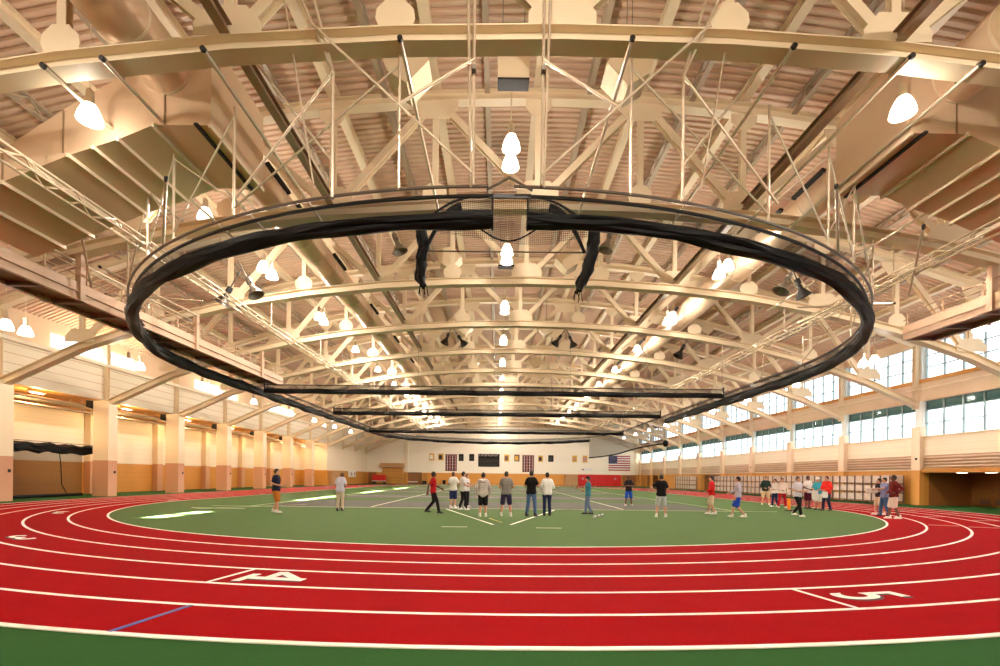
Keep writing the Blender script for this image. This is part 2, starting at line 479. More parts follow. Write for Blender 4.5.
# ------------------------------------------------------------------ left side: columns, recess, panel band, strip windows
CW = []
for i, y in enumerate([25.65 + 7.1 * k for k in range(-3, 7)]):
    c = MB(); c.box(-27.35, -26.3, y - .38, y + .38, 0, 6.45)
    o = struct(c, 'column_left', M['column'])
    if i >= 3: MB().box(-26.296, -26.27, y + .1, y + .24, 1.55, 1.72).obj('switch_plate', M['black'], o)
    if i == 3:
        MB().box(-26.62, -26.54, y - .4, y - .378, .55, .75).obj('outlet', M['black'], o)
struct(MB().box(-31.3, -31, Y0, 75.3, 0, 6.9), 'wall_left', M['wall'])
struct(MB().box(-31.3, -26.75, 75.0, 75.35, 0, 6.9), 'wall_left_return', M['wall'])
struct(MB().box(-27.1, -26.8, 75.35, Y1, 0, 11.3), 'wall_left_end', M['wall'])
pl = [15.0 + 7.1 * k for k in range(-2, 9)]
wl = bpy.data.objects['wall_left']
for y in pl: MB().box(-31, -30.55, y - .35, y + .35, 0, 6.7).obj('wall_pier', M['column'], wl)
struct(MB().box(-31.3, -27.1, Y0, 75.3, 6.62, 6.9), 'ceiling_recess', M['soffit'])
bw = MB(); bw.box(-27.1, -26.86, Y0, 75.35, 6.5, 8.75)
band = struct(bw, 'wall_left_band', M['band'])
for z in (7.02, 7.55, 8.1, 8.6): MB().box(-26.86, -26.845, Y0, 75.35, z, z + .03).obj('panel_joint', M['fascia'], band)
MB().box(-26.9, -26.55, Y0, 75.35, 8.75, 8.95).obj('ledge', M['band'], band)
# clerestory above the band: wall with strip windows
SW = [(16.9, 20.2), (29.4, 36.4), (43.4, 50.6), (57.3, 65.0)]
cw = MB(); lo, hi = 9.25, 10.2
cw.box(-27.75, -27.5, Y0, 75.35, 8.75, lo); cw.box(-27.75, -27.5, Y0, 75.35, hi, 11.3)
e = Y0
for a, b in SW + [(75.35, 0)]:
    cw.box(-27.75, -27.5, e, a, lo, hi); e = b
struct(cw, 'wall_left_upper', M['tan_wall'])
struct(MB().box(-27.75, -27.1, Y0, 75.35, 8.55, 8.75), 'trim_1', M['band'])
wn = 0
def window(mb_frame, mb_pane, extra=None):
    global wn
    wn += 1
    f = struct(mb_frame, 'window_%d' % wn, M['mullion'])
    mb_pane.obj('pane', M['glass'], f)
    if extra: extra.obj('tinted_pane', M['glass_teal'], f)
    return f
for a, b in SW:
    f = MB(); f.box(-27.7, -27.55, a, b, lo - .001, lo + .05); f.box(-27.7, -27.55, a, b, hi - .05, hi)
    k = max(2, round((b - a) / 2.4))
    for i in range(k + 1): y = a + (b - a - .05) * i / k; f.box(-27.7, -27.55, y, y + .05, lo, hi)
    window(f, MB().box(-27.63, -27.62, a, b, lo, hi))
# services under the recess soffit
for x, z, r, nm in ((-27.9, 6.1, .09, 'round'), (-28.6, 5.75, .07, 'thin'), (-29.4, 6.25, .16, 'fat')):
    o = thing('service_pipe', '', 'pipe', (x, 0, z)); MB().tube([(0, Y0 + .2, 0), (0, 74.6, 0)], r, 10).obj('pipe_run', M['pipe'], o, True)
    for y in pl: MB().box(-.02, .02, y - 3.4, y - 3.36, 0, 6.62 - z).obj('hanger', M['pipe'], o)
    tag(o, {'round': 'cream pipe under the orange-lit soffit just behind the left columns', 'thin': 'thin lower pipe under the left soffit behind the columns', 'fat': 'thick cream pipe high under the left soffit near the back wall'}[nm], 'pipe')
for i in range(10):
    y = 8.0 + 7.1 * i
    if y > 74: break
    t = thing('soffit_lamp', 'warm strip lamp under the left soffit, bay %s from the front' % ORD[i], 'ceiling lamp', (-28.2, y, 6.3), 'strip lamps under the left soffit')
    MB().box(-.12, .12, -.5, .5, .12, .3).obj('housing', M['cone'], t)
    MB().box(-.05, .05, -.4, .4, .07, .12).obj('diffuser', M['tube'], t)
    for s in (-1, 1): MB().box(-.015, .015, s * .5 - .015, s * .5 + .015, .3, .34).obj('hanger', M['cone'], t)
    L = bpy.data.lights.new('soffit_light', 'POINT'); L.energy = 260; L.color = (1, .68, .34); L.shadow_soft_size = .15
    lo_ = bpy.data.objects.new('soffit_light', L); C.objects.link(lo_); lo_.parent = t; lo_.location = (0, 0, -.1)
for i in range(2, 9):
    y = 25.65 + 7.1 * (i - 3)
    if i < 3: continue
    t = thing('wall_speaker', 'small black loudspeaker on top of the left column, %s one along' % ORD[i - 3], 'loudspeaker', (-27.55, y - .2, 6.2), 'black speakers on the left columns')
    MB().prism([(-.18, -.2), (.12, -.3), (.2, .22), (-.18, .25)], -.32, .02).obj('speaker_box', M['black'], t)
    MB().box(-.13, .13, -.335, -.32, -.15, .18).obj('grille', M['dark_gap'], t)
    MB().box(-.03, .22, .0, .1, -.05, .05).obj('bracket', M['black'], t)

# practice net rolled up in the first left bay
t = thing('batting_net', 'black rolled practice net hanging between the two nearest left columns', 'net', (-27.9, 0, 0))
def rollpath(a, b, n, amp, x, z): return [(x + random.uniform(-.04, .04), a + (b - a) * i / n, z + amp * sin(i * 1.3) + random.uniform(-.03, .03)) for i in range(n + 1)]
rb = MB()
for dx, dz, r in ((0, 0, .2), (.1, .16, .14), (-.08, .2, .12), (.06, -.14, .14)):
    rb.sweep(lambda i: [(r * (1 + .15 * sin(i + q)) * cos(2 * PI * q / 9), r * (1 + .12 * cos(2 * i + q)) * sin(2 * PI * q / 9)) for q in range(9)], rollpath(20.0, 32.9, 40, .05, dx, 3.05 + dz))
rb.obj('rolled_net', M['net'], t, True)
mp = MB(); mp.add([(-.1, 20, .1), (-.1, 32.3, .1), (-.1, 32.3, 3.0), (-.1, 20, 3.0)], [(0, 1, 2, 3)]); mp.obj('hanging_mesh', M['mesh'], t)
MB().tube([(-.1, 20, .12), (-.1, 32.3, .12)], .1, 8).obj('bottom_rope', M['net'], t)
MB().tube([(.1, 30.4, 3.0), (.12, 30.5, 2), (.1, 30.6, .8), (.14, 30.9, .25)], .025, 6).obj('pull_rope', M['net'], t)
MB().tube([(0, 20, 3.45), (0, 33.5, 3.45)], .02, 6).obj('cable', M['pipe_dark'], t)
o = MB().box(-27.6, -27.3, 33.2, 33.4, 0, 3.1).box(-27.72, -27.3, 33.15, 33.45, 2.7, 3.25).obj('net_post', M['black'])
tag(o, 'black padded post standing behind the second left column', 'post')

# ------------------------------------------------------------------ right side wall
WX, PX = 28.65, 28.33
PY = [32.6 + 7.1 * k for k in range(-3, 10)]
portals = [(25.9, 32.25), (61.4, 67.3), (86.0, 93.0)]
w = MB(); e = Y0
for a, b in portals + [(Y1, 0)]:
    w.box(WX, WX + .3, e, a, 0, 2.2); e = b
w.box(WX, WX + .3, Y0, Y1, 2.2, 4.6)
wr = struct(w, 'wall_right', M['wall'])
sp = MB().box(WX, WX + .3, Y0, Y1, 7.02, 8.5)
spn = struct(sp, 'wall_right_spandrel', M['tan_wall'])
MB().box(WX - .12, WX, Y0, Y1, 8.25, 8.5).obj('sill_beam', M['orange'], spn)
MB().box(WX - .05, WX, Y0, Y1, 7.02, 7.15).obj('head_trim', M['tan_wall'], spn)
MB().tube([(WX - .5, Y0, 7.75), (WX - .5, Y1, 7.75)], .05, 8).obj('rail_pipe', M['steel'], spn)
struct(MB().box(WX, WX + .3, Y0, Y1, 10.85, 12.0), 'wall_right_top', M['tan_wall'])
struct(MB().box(WX - .14, WX + .32, Y0, Y1, 4.55, 4.65), 'trim_2', M['wall_flat'])
for y in PY:
    struct(MB().box(PX, WX + .1, y - .33, y + .33, 0, 5.3), 'pilaster', M['pilaster'])
    struct(MB().box(WX - .1, WX + .3, y - .3, y + .3, 4.65, 7.02).box(WX - .1, WX + .3, y - .2, y + .2, 8.5, 10.9), 'pilaster_upper', M['glass_frost'])
for y in PY[:-1]:
    a, b = y + .36, y + 7.1 - .36
    lv = MB()
    for i in range(4):
        z = 2.55 + .2 * i
        lv.prism([(WX - .03, z), (WX - .16, z + .02), (WX - .16, z + .06), (WX, z + .13)], a, b)
    o = struct(lv, 'trim_louvre', M['tan_wall'])
    MB().box(WX - .02, WX + .02, a, b, 2.45, 3.35).obj('louvre_back', M['fascia'], o)
    for (z0, z1, rows) in ((4.65, 7.02, 2), (8.5, 10.85, 3)):
        f, p, x = MB(), MB(), WX + .12
        n = 5; ys_ = [y + .3 + i * 6.5 / n for i in range(n + 1)]
        for yy in ys_: f.box(x - .05, x + .07, yy - .04, yy + .04, z0, z1)
        zt_ = z1 - .62 if rows == 2 else z1
        zs = [z0, z0 + (zt_ - z0) * .5, zt_, z1] if rows == 2 else [z0 + (z1 - z0) * i / 3 for i in range(4)]
        for z in zs: f.box(x - .04, x + .06, y + .3, y + 6.8, z - .03, z + .03)
        p.box(x, x + .01, y + .3, y + 6.8, z0, zt_)
        window(f, p, MB().box(x, x + .01, y + .3, y + 6.8, zt_, z1) if rows == 2 else None)
# portals: recessed brown entrances
dn = 0
for i, (a, b) in enumerate(portals):
    d = 3.2
    m = MB(); m.box(WX + d, WX + d + .2, a - .1, b + .1, 0, 2.4); m.box(WX + .3, WX + d, a - .2, a, 0, 2.4); m.box(WX + .3, WX + d, b, b + .2, 0, 2.4); m.box(WX + .3, WX + d, a, b, 2.2, 2.4)
    r = struct(m, 'wall_portal', M['orange_dark'])
    for k in range(2):
        dn += 1
        ya = b - 2.4 - k * 2.3
        dr = struct(MB().box(WX + d - .06, WX + d, ya, ya + 1.9, 0, 2.08), 'door_%d' % dn, M['orange_dark'])
        for s in (0, 1):
            MB().box(WX + d - .09, WX + d - .06, ya + .15 + s * .95, ya + .8 + s * .95, .15, .5).obj('kick_panel', M['brown'], dr)
        MB().box(WX + d - .12, WX + d - .06, ya + .85, ya + .95, .95, 1.1).obj('door_handle', M['brown'], dr)
    if i == 0:
        MB().box(WX + d - .05, WX + d, b - 3.9, b - 3.5, .75, 1.5).obj('notice_panel', M['black'], r)
        for k, (xx, yy) in enumerate(((29.1, 30.1), (29.5, 28.7))):
            o = thing('downlight', 'lit flush ceiling light in the right hand entrance, %s one' % ('farther' if k == 0 else 'nearer'), 'ceiling light', (xx, yy, 2.2), 'flush lights in the entrance')
            MB().box(-.13, .13, -.22, .22, -.04, -.001).obj('diffuser', M['tube'], o)
            MB().box(-.16, .16, -.25, .25, -.02, .0).obj('light_frame', M['cone'], o)
    if i == 0:
        MB().box(PX + .1, WX + .3, a, b, 2.2, 2.45).obj('header_beam', M['orange'], wr)
o = MB().box(PX - .03, PX, 32.45, 32.6, 3.05, 3.2).obj('wall_sensor', M['black']); tag(o, 'small black sensor on the cream pilaster beside the right entrance', 'sensor')
o = MB().box(PX - .03, PX, 53.75, 53.9, 2.9, 3.05).obj('wall_sensor', M['black']); tag(o, 'small black sensor on the pilaster above the people by the racks', 'sensor')

# storage racks of white cartons along the right wall
def rack(y0, y1, name_where, short, n=7):
    x0, x1 = 27.25, 28.25
    t = thing('storage_rack', 'dark steel storage rack of white cartons ' + name_where, 'storage rack', (0, 0, 0), 'racks along the right wall')
    w_ = (y1 - y0) / n
    for z in (.16, .80, 1.42): MB().box(x0, x1, y0, y1, z, z + .05).obj('shelf', M['rack'], t)
    for i in range(n + 1):
        y = y0 + w_ * i
        MB().box(x0 - .03, x0 + .03, y - .03, y + .03, 0, 2.0).box(x1 - .05, x1, y - .03, y + .03, 0, 2.0).obj('upright', M['rack'], t)
    proto = None
    for k, z in enumerate((.21, .85, 1.47)):
        for i in range(n):
            y = y0 + w_ * (i + .5)
            h = (.49 if k < 2 else .54) + random.uniform(-.06, .04)
            o = MB().box(x0 + .02, x1 - .08, -w_ * random.uniform(.39, .45), w_ * random.uniform(.39, .45), 0, h).box(x0 + .005, x0 + .02, -w_ * .40, -w_ * .1, .06, h * .8).box(x0 + .005, x0 + .02, -w_ * .05, w_ * .38, .08, h * .85).obj('carton', M['carton'], loc=(random.uniform(0, .05), y, z))
            lab2 = 'white carton, %s shelf of the rack %s, %s from its far end' % (('bottom', 'middle', 'top')[k], short, ORD[n - 1 - i])
            tag(o, lab2, 'carton', 'white cartons on the racks')
rack(33.4, 39.1, 'beside the right entrance', 'by the entrance', 7)
rack(40.5, 46.2, 'in the next bay behind the standing group', 'behind the group', 7)
rack(47.6, 53.3, 'between the two wall pilasters mid-wall', 'at mid-wall', 7)
rack(54.6, 60.6, 'beside the dark middle doorway', 'beside the doorway', 7)
rack(68.3, 73.6, 'beyond the dark middle doorway', 'beyond the doorway', 6)

# ------------------------------------------------------------------ end walls
arc = [(-27.1, 0)] + [(x, zd(x) + .1) for x in [-27.1 + i * 56.05 / 24 for i in range(25)]] + [(28.95, 0)]
fw = struct(MB().prism(arc, Y1, Y1 + .3), 'wall_far', M['wall_lit'])
struct(MB().prism([(-31.3, 0), (-31.3, 6.9), (-27.5, 6.9)] + [(x, zd(x) + .1) for x in [-27.5 + i * 56.45 / 24 for i in range(25)]] + [(28.95, 0)], Y0 - .3, Y0), 'wall_near', M['wall'])
def fx(u): return (u - 498) * .2042      # a place along the far wall from its bearing
def fz(v, u=498): return 1.59 + (477 + .0111 * (u - 498) - v) * .2042
def farbox(u0, u1, v0, v1, th, off=0): return MB().box(fx(u0), fx(u1), Y1 - off - th, Y1 - off, max(0, fz(v1, u0)), fz(v0, u0))
MB().box(fx(560), fx(606), Y1 - .10, Y1, 2.4, 3.9).obj('wall_panel', M['wall_lit'], fw)
MB().box(fx(405), fx(408), Y1 - .25, Y1, 0, 9).obj('wall_pier', M['wall'], fw)
MB().box(fx(635), fx(641), Y1 - .3, Y1, 0, 9).obj('wall_pier', M['wall'], fw)
def fdoor(u0, u1, v0, m, fr):
    global dn
    dn += 1
    d = struct(farbox(u0, u1, v0, 486, .06, .02), 'door_%d' % dn, m)
    h = fz(v0, u0)
    MB().box(fx(u0) - .15, fx(u0), Y1 - .14, Y1, 0, h + .15).box(fx(u1), fx(u1) + .15, Y1 - .14, Y1, 0, h + .15).box(fx(u0), fx(u1), Y1 - .14, Y1, h, h + .15).obj('door_frame', fr, d)
    MB().box(fx(u1) - .35, fx(u1) - .2, Y1 - .14, Y1 - .08, .95, 1.1).obj('door_handle', M['brown'], d)
    return d
d = fdoor(383, 402.5, 468.5, M['orange'], M['orange'])
MB().box(fx(380.5), fx(404), Y1 - .5, Y1 - .14, fz(468.5), fz(464.3)).obj('shutter_box', M['tanrib'], d)
for z in (.6, 1.2, 1.8, 2.4): MB().box(fx(383), fx(402.5), Y1 - .1, Y1 - .08, z, z + .04).obj('shutter_joint', M['orange_dark'], d)
fdoor(368.5, 376.5, 472.5, M['orange_dark'], M['orange'])
d = fdoor(407.5, 421, 473, M['orange_dark'], M['brown'])
MB().box(fx(414) - .04, fx(414) + .04, Y1 - .1, Y1 - .06, 0, 2.3).obj('door_joint', M['brown'], d)
fdoor(423, 427, 474, M['orange'], M['orange'])
# things on and before the far wall
def plaque(u, ua, v0, v1, m, m2, label):
    t = thing('wall_plaque', label, 'picture', (fx((u + ua) / 2), Y1, (fz(v0, u) + fz(v1, u)) / 2), 'small pictures on the far wall')
    hw, hh = fx(ua) / 2 - fx(u) / 2, (fz(v0) - fz(v1)) / 2
    MB().box(-hw, hw, -.06, 0, -hh, hh).obj('backing', m, t)
    MB().box(-hw * .75, hw * .5, -.075, -.06, -hh * .7, hh * .55).obj('figure', m2, t)
plaque(429, 434, 453.5, 460.3, M['gold'], M['white'], 'yellow and white wall plaque farthest left on the far wall')
plaque(438, 443.3, 453.5, 460.3, M['gold'], M['black'], 'yellow wall plaque with a black dot just left of the left banner')
plaque(458.6, 463.4, 454, 461, M['board'], M['black'], 'black wall plaque right beside the left banner')
plaque(469, 474, 454, 461, M['board'], M['black'], 'black wall plaque just left of the record board')
plaque(504, 509, 454.6, 461.4, M['gold'], M['brown'], 'gold and brown wall plaque just right of the record board')
plaque(514, 519.3, 454.6, 461.4, M['brown'], M['gold'], 'gold wall plaque with a dark left edge beside the right banner')
plaque(538, 542.6, 455.6, 461.8, M['gold'], M['black'], 'gold and black wall plaque just right of the right banner')
plaque(548, 553.3, 455.2, 461.8, M['board'], M['black'], 'black wall plaque second to the right of the right banner')
plaque(572, 576.8, 455.6, 462, M['gold'], M['tanrib'], 'tan and gold wall plaque above the wall sign')
plaque(582.3, 587.2, 455.6, 462.4, M['gold'], M['rose'], 'pale gold wall plaque with a black foot, farthest right')
def banner(u0, u1, v0, v1, label):
    t = thing('wall_banner', label, 'banner', (fx((u0 + u1) / 2), Y1, fz(v1, u0)), 'striped banners on the far wall')
    w_, h = (fx(u1) - fx(u0)) / 2, fz(v0) - fz(v1)
    MB().box(-w_, w_, -.04, 0, 0, h).obj('cloth', M['maroon'], t)
    for i in range(4):
        x = -w_ * .72 + i * w_ * .46
        MB().box(x, x + w_ * .13, -.05, -.04, .15, h - .2).obj('stripe', M['rose'] if i % 2 else M['silver'], t)
    for i in range(5):
        z = h - .35 - i * (h - .5) / 5
        MB().box(-w_ * .95, w_ * .95, -.047, -.04, z, z + .06).obj('text_row', M['rose'], t)
    MB().tube([(-w_ - .05, -.05, h), (w_ + .05, -.05, h)], .05, 8).obj('pole', M['rose'], t)
banner(445.3, 456.7, 454.3, 471, 'tall maroon striped banner left of the black record board')
banner(522.2, 533.8, 455.3, 472, 'tall maroon striped banner right of the black record board')
t = thing('record_board', 'wide black record board with a silver lettered header on the far wall', 'board', (fx(488.7), Y1, fz(466.8)))
w_, h = fx(499.3) / 2 - fx(478) / 2, fz(454) - fz(466.8)
MB().box(-w_, w_, -.1, 0, 0, h).obj('panel', M['board'], t)
MB().box(-w_, w_, -.11, -.1, h - .52, h - .08).obj('header_band', M['board'], t)
for i in range(11):
    x = -w_ + .22 + i * (2 * w_ - .44) / 11
    g = MB(); x1 = x + .24
    g.box(x, x + .07, -.13, -.11, h - .47, h - .13); g.box(x, x1, -.13, -.11, h - (.20 if i % 3 else .47), h - (.13 if i % 3 else .40))
    if i % 2: g.box(x1 - .07, x1, -.13, -.11, h - .47, h - .13)
    g.obj('letter', M['silver'], t)
for i in range(6): MB().box(-w_ + .2, w_ - .2, -.105, -.1, .2 + i * .27, .26 + i * .27).obj('record_row', M['board_line'], t)
t = thing('national_flag', 'large striped flag with a blue starred corner on the far wall', 'flag', (fx(608.3), Y1 - .02, fz(470.6, 608)))
W_, H_ = fx(630) - fx(608.3), 3.05
for i in range(13): MB().box(0, W_, -.03, 0, H_ * i / 13, H_ * (i + 1) / 13).obj('stripe', M['flag_red'] if i % 2 == 0 else M['white'], t)
MB().box(0, W_ * .4, -.045, -.03, H_ * 6 / 13, H_).obj('canton', M['flag_blue'], t)
st = MB()
for r in range(9):
    for c_ in range(6 if r % 2 == 0 else 5):
        cx, cz = W_ * .4 * (c_ + (.5 if r % 2 == 0 else 1)) / 6, H_ * 6 / 13 + H_ * 7 / 13 * (r + .5) / 9
        pts = [(cx + (.055 if q % 2 == 0 else .023) * sin(q * PI / 5), cz + (.055 if q % 2 == 0 else .023) * cos(q * PI / 5)) for q in range(10)]
        st.prism(pts, -.055, -.045)
st.obj('star', M['white'], t)
t = thing('wall_mat', 'long red padded wall mat below the flag', 'wall mat', (fx(578), Y1, .02))
wl_ = (fx(621) - fx(578)) / 5
for i in range(5): MB().box(i * wl_ + .01, (i + 1) * wl_ - .01, -.15, 0, 0, fz(474.6, 580)).obj('pad', M['red_mat'], t)
for x in (1.0, wl_ * 5 - 1.2):
    MB().prism([(x + (.32 if q % 2 == 0 else .15) * sin(q * PI / 5), 1.45 + (.32 if q % 2 == 0 else .15) * cos(q * PI / 5)) for q in range(10)], -.17, -.15).obj('emblem', M['rose'], t)
t = thing('folded_bleacher', 'tan ribbed folded bleacher beside the red wall mat', 'bleacher', (fx(564.5), Y1 - .32, 0))
for i in range(6): MB().box(0, fx(577) - fx(564.5), -.5, 0, i * .38, i * .38 + .33).obj('tier', M['tanrib'], t)
t = thing('folded_bleacher', 'brown ribbed folded bleacher right of the red mat below the flag', 'bleacher', (fx(622), Y1 - .32, 0))
for i in range(6): MB().box(0, fx(634) - fx(622), -.4, 0, i * .38, i * .38 + .33).obj('tier', M['orange_dark'], t)
t = thing('wall_sign', 'white wall sign with a small red mark above the red mat', 'sign', (fx(586.5), Y1 - .12, fz(469.6, 586)))
MB().box(-1.15, 1.15, -.06, 0, -.28, .28).obj('panel', M['white'], t); MB().box(-1.0, -.6, -.08, -.06, -.12, .12).obj('mark', M['flag_red'], t)
t = thing('mat_cart', 'red folded landing mat on a wheeled cart by the roller door', 'mat cart', (fx(382), Y1 - 2.2, 0))
MB().box(-1.25, 1.25, -.6, .6, .62, 1.75).obj('mat', M['red_mat'], t)
MB().box(-1.3, 1.3, -.65, .65, .48, .6).obj('deck', M['white'], t)
for x in (-1.05, 1.05):
    for y in (-.5, .5): MB().sweep([(.16 * cos(2 * PI * i / 12), .16 * sin(2 * PI * i / 12)) for i in range(12)], [(x, y - .05, .17), (x, y + .05, .17)]).box(x - .04, x + .04, y - .04, y + .04, .2, .5).obj('wheel', M['black'], t)
t = thing('notice_board', 'white notice board on the end of the left wall', 'notice board', (-26.77, 88, 1.9))
MB().box(0, .06, -2.2, 2.2, -.6, .6).obj('panel', M['white'], t)
for i in range(4): MB().box(.06, .08, -1.9 + i, -1.2 + i, -.4, .3).obj('sheet', M['rose'] if i % 2 else M['band'], t)
t = thing('folded_bleacher', 'tan ribbed folded bleacher past the last left column', 'bleacher', (-26.74, 78.2, 0))
for i in range(6): MB().box(0, .5, -2.2, 2.2, i * .38, i * .38 + .33).obj('tier', M['tanrib'], t)
for i, u in enumerate((411, 414.3, 417.6)):
    t = thing('hurdle', 'white low hurdle before the brown far doors, %s from the left' % ORD[i], 'hurdle', (fx(u), Y1 - 1.4, 0), 'hurdles by the far doors')
    MB().box(-.28, .28, -.02, .02, .35, .5).obj('crossbar', M['white'], t)
    for x in (-.25, .25): MB().box(x - .02, x + .02, -.02, .02, 0, .36).box(x - .02, x + .02, -.3, .05, 0, .04).obj('leg', M['pipe_dark'], t)
t = thing('equipment_box', 'black equipment box by the small yellow far door', 'box', (fx(425), Y1 - .8, 0)); MB().box(-.4, .4, -.3, .3, 0, .55).obj('body', M['black'], t); MB().box(-.43, .43, -.33, .33, .55, .66).obj('lid', M['board'], t)
t = thing('waste_bin', 'dark square waste bin against the orange far wall', 'bin', (fx(444.5), Y1 - .4, 0)); MB().prism([(-.24, 0), (.24, 0), (.3, .75), (-.3, .75)], -.28, .28).obj('body', M['board'], t); MB().box(-.32, .32, -.3, .3, .75, .83).obj('rim', M['black'], t)
t = thing('field_post', 'thin black post standing far out on the court', 'post', (.65, 74, 0)); MB().tube([(0, 0, 0), (0, 0, 1.45)], .06, 8).obj('pole', M['black'], t); MB().lathe([(0, 0), (.3, 0), (.3, .05), (.08, .1), (0, .1)]).obj('base', M['black'], t)

# ------------------------------------------------------------------ catwalks
def catwalk(xc, side, label, yb):
    t = thing('catwalk', label, 'catwalk', (xc, 0, 0), 'catwalks under the roof')
    ya = -6.0; z = 8.35
    MB().box(-.65, .65, ya, yb, z, z + .08).obj('deck', M['brown'], t)
    for s in (-1, 1):
        MB().ibeam([(s * .68, ya, z + .02), (s * .68, yb, z + .02)], .16, .34, .03).obj('girder', M['fascia'], t)
        r = MB()
        r.box(s * .68 - .02, s * .68 + .02, ya, yb, z + .2, z + .55)
        for h in (.8, 1.1): r.tube([(s * .68, ya, z + h), (s * .68, yb, z + h)], .025, 6)
        y = ya
        while y < yb: r.box(s * .68 - .025, s * .68 + .025, y - .025, y + .025, z, z + 1.12); y += 1.775
        r.obj('railing', M['fascia'], t)
    for y in [q for q in TY if q < yb]:
        for s in (-1, 1):
            x = s * .68; MB().box(x - .11, x + .11, y - .11, y + .11, z - .15, zb(xc + x) + .05).obj('hanger_post', M['fascia'], t)
    y = ya; cb = MB().box(-.65, .65, -.05, .05, -.16, 0).obj('cross_beam', M['brown'], t, loc=(0, y, z))
    while y < yb - 1.8:
        y += 1.775; c2 = cb.copy(); C.objects.link(c2); c2.parent = t; c2.location = (0, y, z)
catwalk(-16.9, -1, 'long brown railed catwalk hung along the left side of the roof', 36.0)
catwalk(19.7, 1, 'long brown railed catwalk hung along the right side of the roof', 22.6)
# light open-web walkway girders above (left and right)
for x, lab in ((-12.2, 'slender cream lattice girder running along the left roof inside the catwalk'), (15.2, 'slender cream lattice girder running along the right roof inside the catwalk')):
    t = thing('lattice_girder', lab, 'lattice girder', (x, 0, 9.3))
    for dx, dz in ((-.2, 0), (.2, 0), (0, .35)): MB().tube([(dx, 4, dz), (dx, 96, dz)], .035, 6).obj('chord', M['steel'], t)
    wv = MB(); y = 4; s = 0
    while y < 95.5:
        for sx in (-1, 1): wv.bar((sx * .2 * (1 - s), y, .35 * s), (sx * .2 * s, y + .75, .35 * (1 - s)), .025, .025)
        wv.bar((-.2, y, 0), (.2, y, 0), .025, .025); y += .75; s = 1 - s
    wv.obj('web', M['steel'], t)
    for y in TY: MB().tube([(0, y, .3), (0, y, zb(x) - 9.25)], .03, 6).obj('hanger', M['steel'], t)

# ------------------------------------------------------------------ ducts
def duct(xc, zc, mir, side):
    S = lambda x: (2 * 1.6 - x) if mir else x
    t = thing('air_duct', 'big round cream air duct running down the %s half of the roof' % side, 'air duct', (0, 0, 0), 'round air ducts')
    r = .68; n = 28
    circ = [(r * cos(2 * PI * i / n), r * sin(2 * PI * i / n)) for i in range(n)]
    def run(a, b):
        sg = MB().sweep(circ, [(xc, a, zc), (xc, b, zc)]); sg.obj('duct_run', M['duct'], t, True)
        y = a + .05
        while y < b:
            c = [(1.02 * p, 1.02 * q) for p, q in circ]
            if int((y - a) / .3) % 5 == 0: MB().sweep(c, [(xc, y, zc), (xc, y + .06, zc)]).obj('joint_ring', M['seam'], t, True)
            y += .3
    run(4.0, 13.1); run(15.9, 96)
    # slotted grilles let into the upper side of the pipe
    for y in (9.4, 17.4, 20, 24.5, 31.6, 38.7, 45.8):
        s = 1 if not mir else -1
        a0 = math.radians(20 if not mir else 160)
        gx, gz = xc + (r - .01) * cos(a0), zc + (r - .01) * sin(a0)
        g = MB().bar((gx, y, gz), (gx, y + 1.8, gz), .12, .34, (cos(a0), 0, sin(a0))); g.obj('grille', M['dark_gap'], t)
    # plenum and branch duct with standing seams
    bot = [(-7.95, 11.1), (-9.5, 11.1), (-10.45, 10.7), (-11.8, 10.25), (-13.6, 9.5), (-15.5, 8.75)]
    top = [(-15.5, 9.45), (-13.6, 10.4), (-11.95, 11.5), (-10.6, 12.3), (-10.3, 13.5), (-7.95, 13.5)]
    p = thing('branch_duct', 'large boxy cream branch duct with ribbed underside, %s of the curtain ring' % side, 'air duct', (0, 0, 0), 'boxy branch ducts')
    MB().prism([(S(x), z) for x, z in bot + top], 13.1, 16.0).obj('duct_box', M['duct'], p)
    for i in range(len(bot) - 1):
        for f in ((0, .5) if i > 1 else (0,)):
            x, z = bot[i][0] + (bot[i + 1][0] - bot[i][0]) * f, bot[i][1] + (bot[i + 1][1] - bot[i][1]) * f
            MB().box(S(x) - .035, S(x) + .035, 13.05, 16.05, z - .09, z + .02).obj('seam', M['seam'], p)
    for x, z0, z1 in ((-9.2, 11.1, 13.4), (-11.95, 10.3, 11.45), (-13.6, 9.55, 10.35)):
        MB().box(S(x) - .015, S(x) + .015, 13.07, 13.1, z0, z1).obj('panel_joint', M['strut'], p)
    MB().box(S(-8.3) - .05, S(-8.3) + .05, 13.0, 16.05, 11.04, 11.1).obj('dark_edge', M['dark_gap'], p)
duct(-9.2, 12.6, False, 'left'); duct(12.4, 12.6, True, 'right')

# ------------------------------------------------------------------ lamps
LE = 1050
def make_lamp():
    t = thing('pendant_lamp', '', 'pendant lamp', (0, 0, 0))
    MB().tube([(0, 0, .62), (0, 0, 3.0)], .012, 6).obj('cord', M['cone'], t)
    MB().lathe([(0, .66), (.05, .66), (.09, .6), (.10, .30), (.13, .26), (0, .26)]).obj('housing', M['cone'], t, True)
    MB().lathe([(.12, .26), (.17, .2), (.25, .02), (.29, -.16), (.285, -.17), (.24, .02), (.16, .18), (.11, .24)], n=20).obj('lamp_shade', M['glow'], t, True)
    MB().ball((0, 0, .14), (.06, .06, .09)).obj('bulb', M['glow_cool'], t, True)
    return t
LD = bpy.data.lights.new('lamp_light', 'POINT'); LD.energy = LE; LD.color = (1, .885, .76); LD.shadow_soft_size = .12
def put_light(t, k=1):
    d = LD
    if k != 1:
        nm = 'lamp_light_%d' % round(k * 100)
        d = bpy.data.lights.get(nm)
        if d is None: d = LD.copy(); d.name = nm; d.energy = LE * k
    o = bpy.data.objects.new('lamp_light', d); C.objects.link(o); o.parent = t; o.location = (0, 0, -.08)
lampP = make_lamp(); first = True
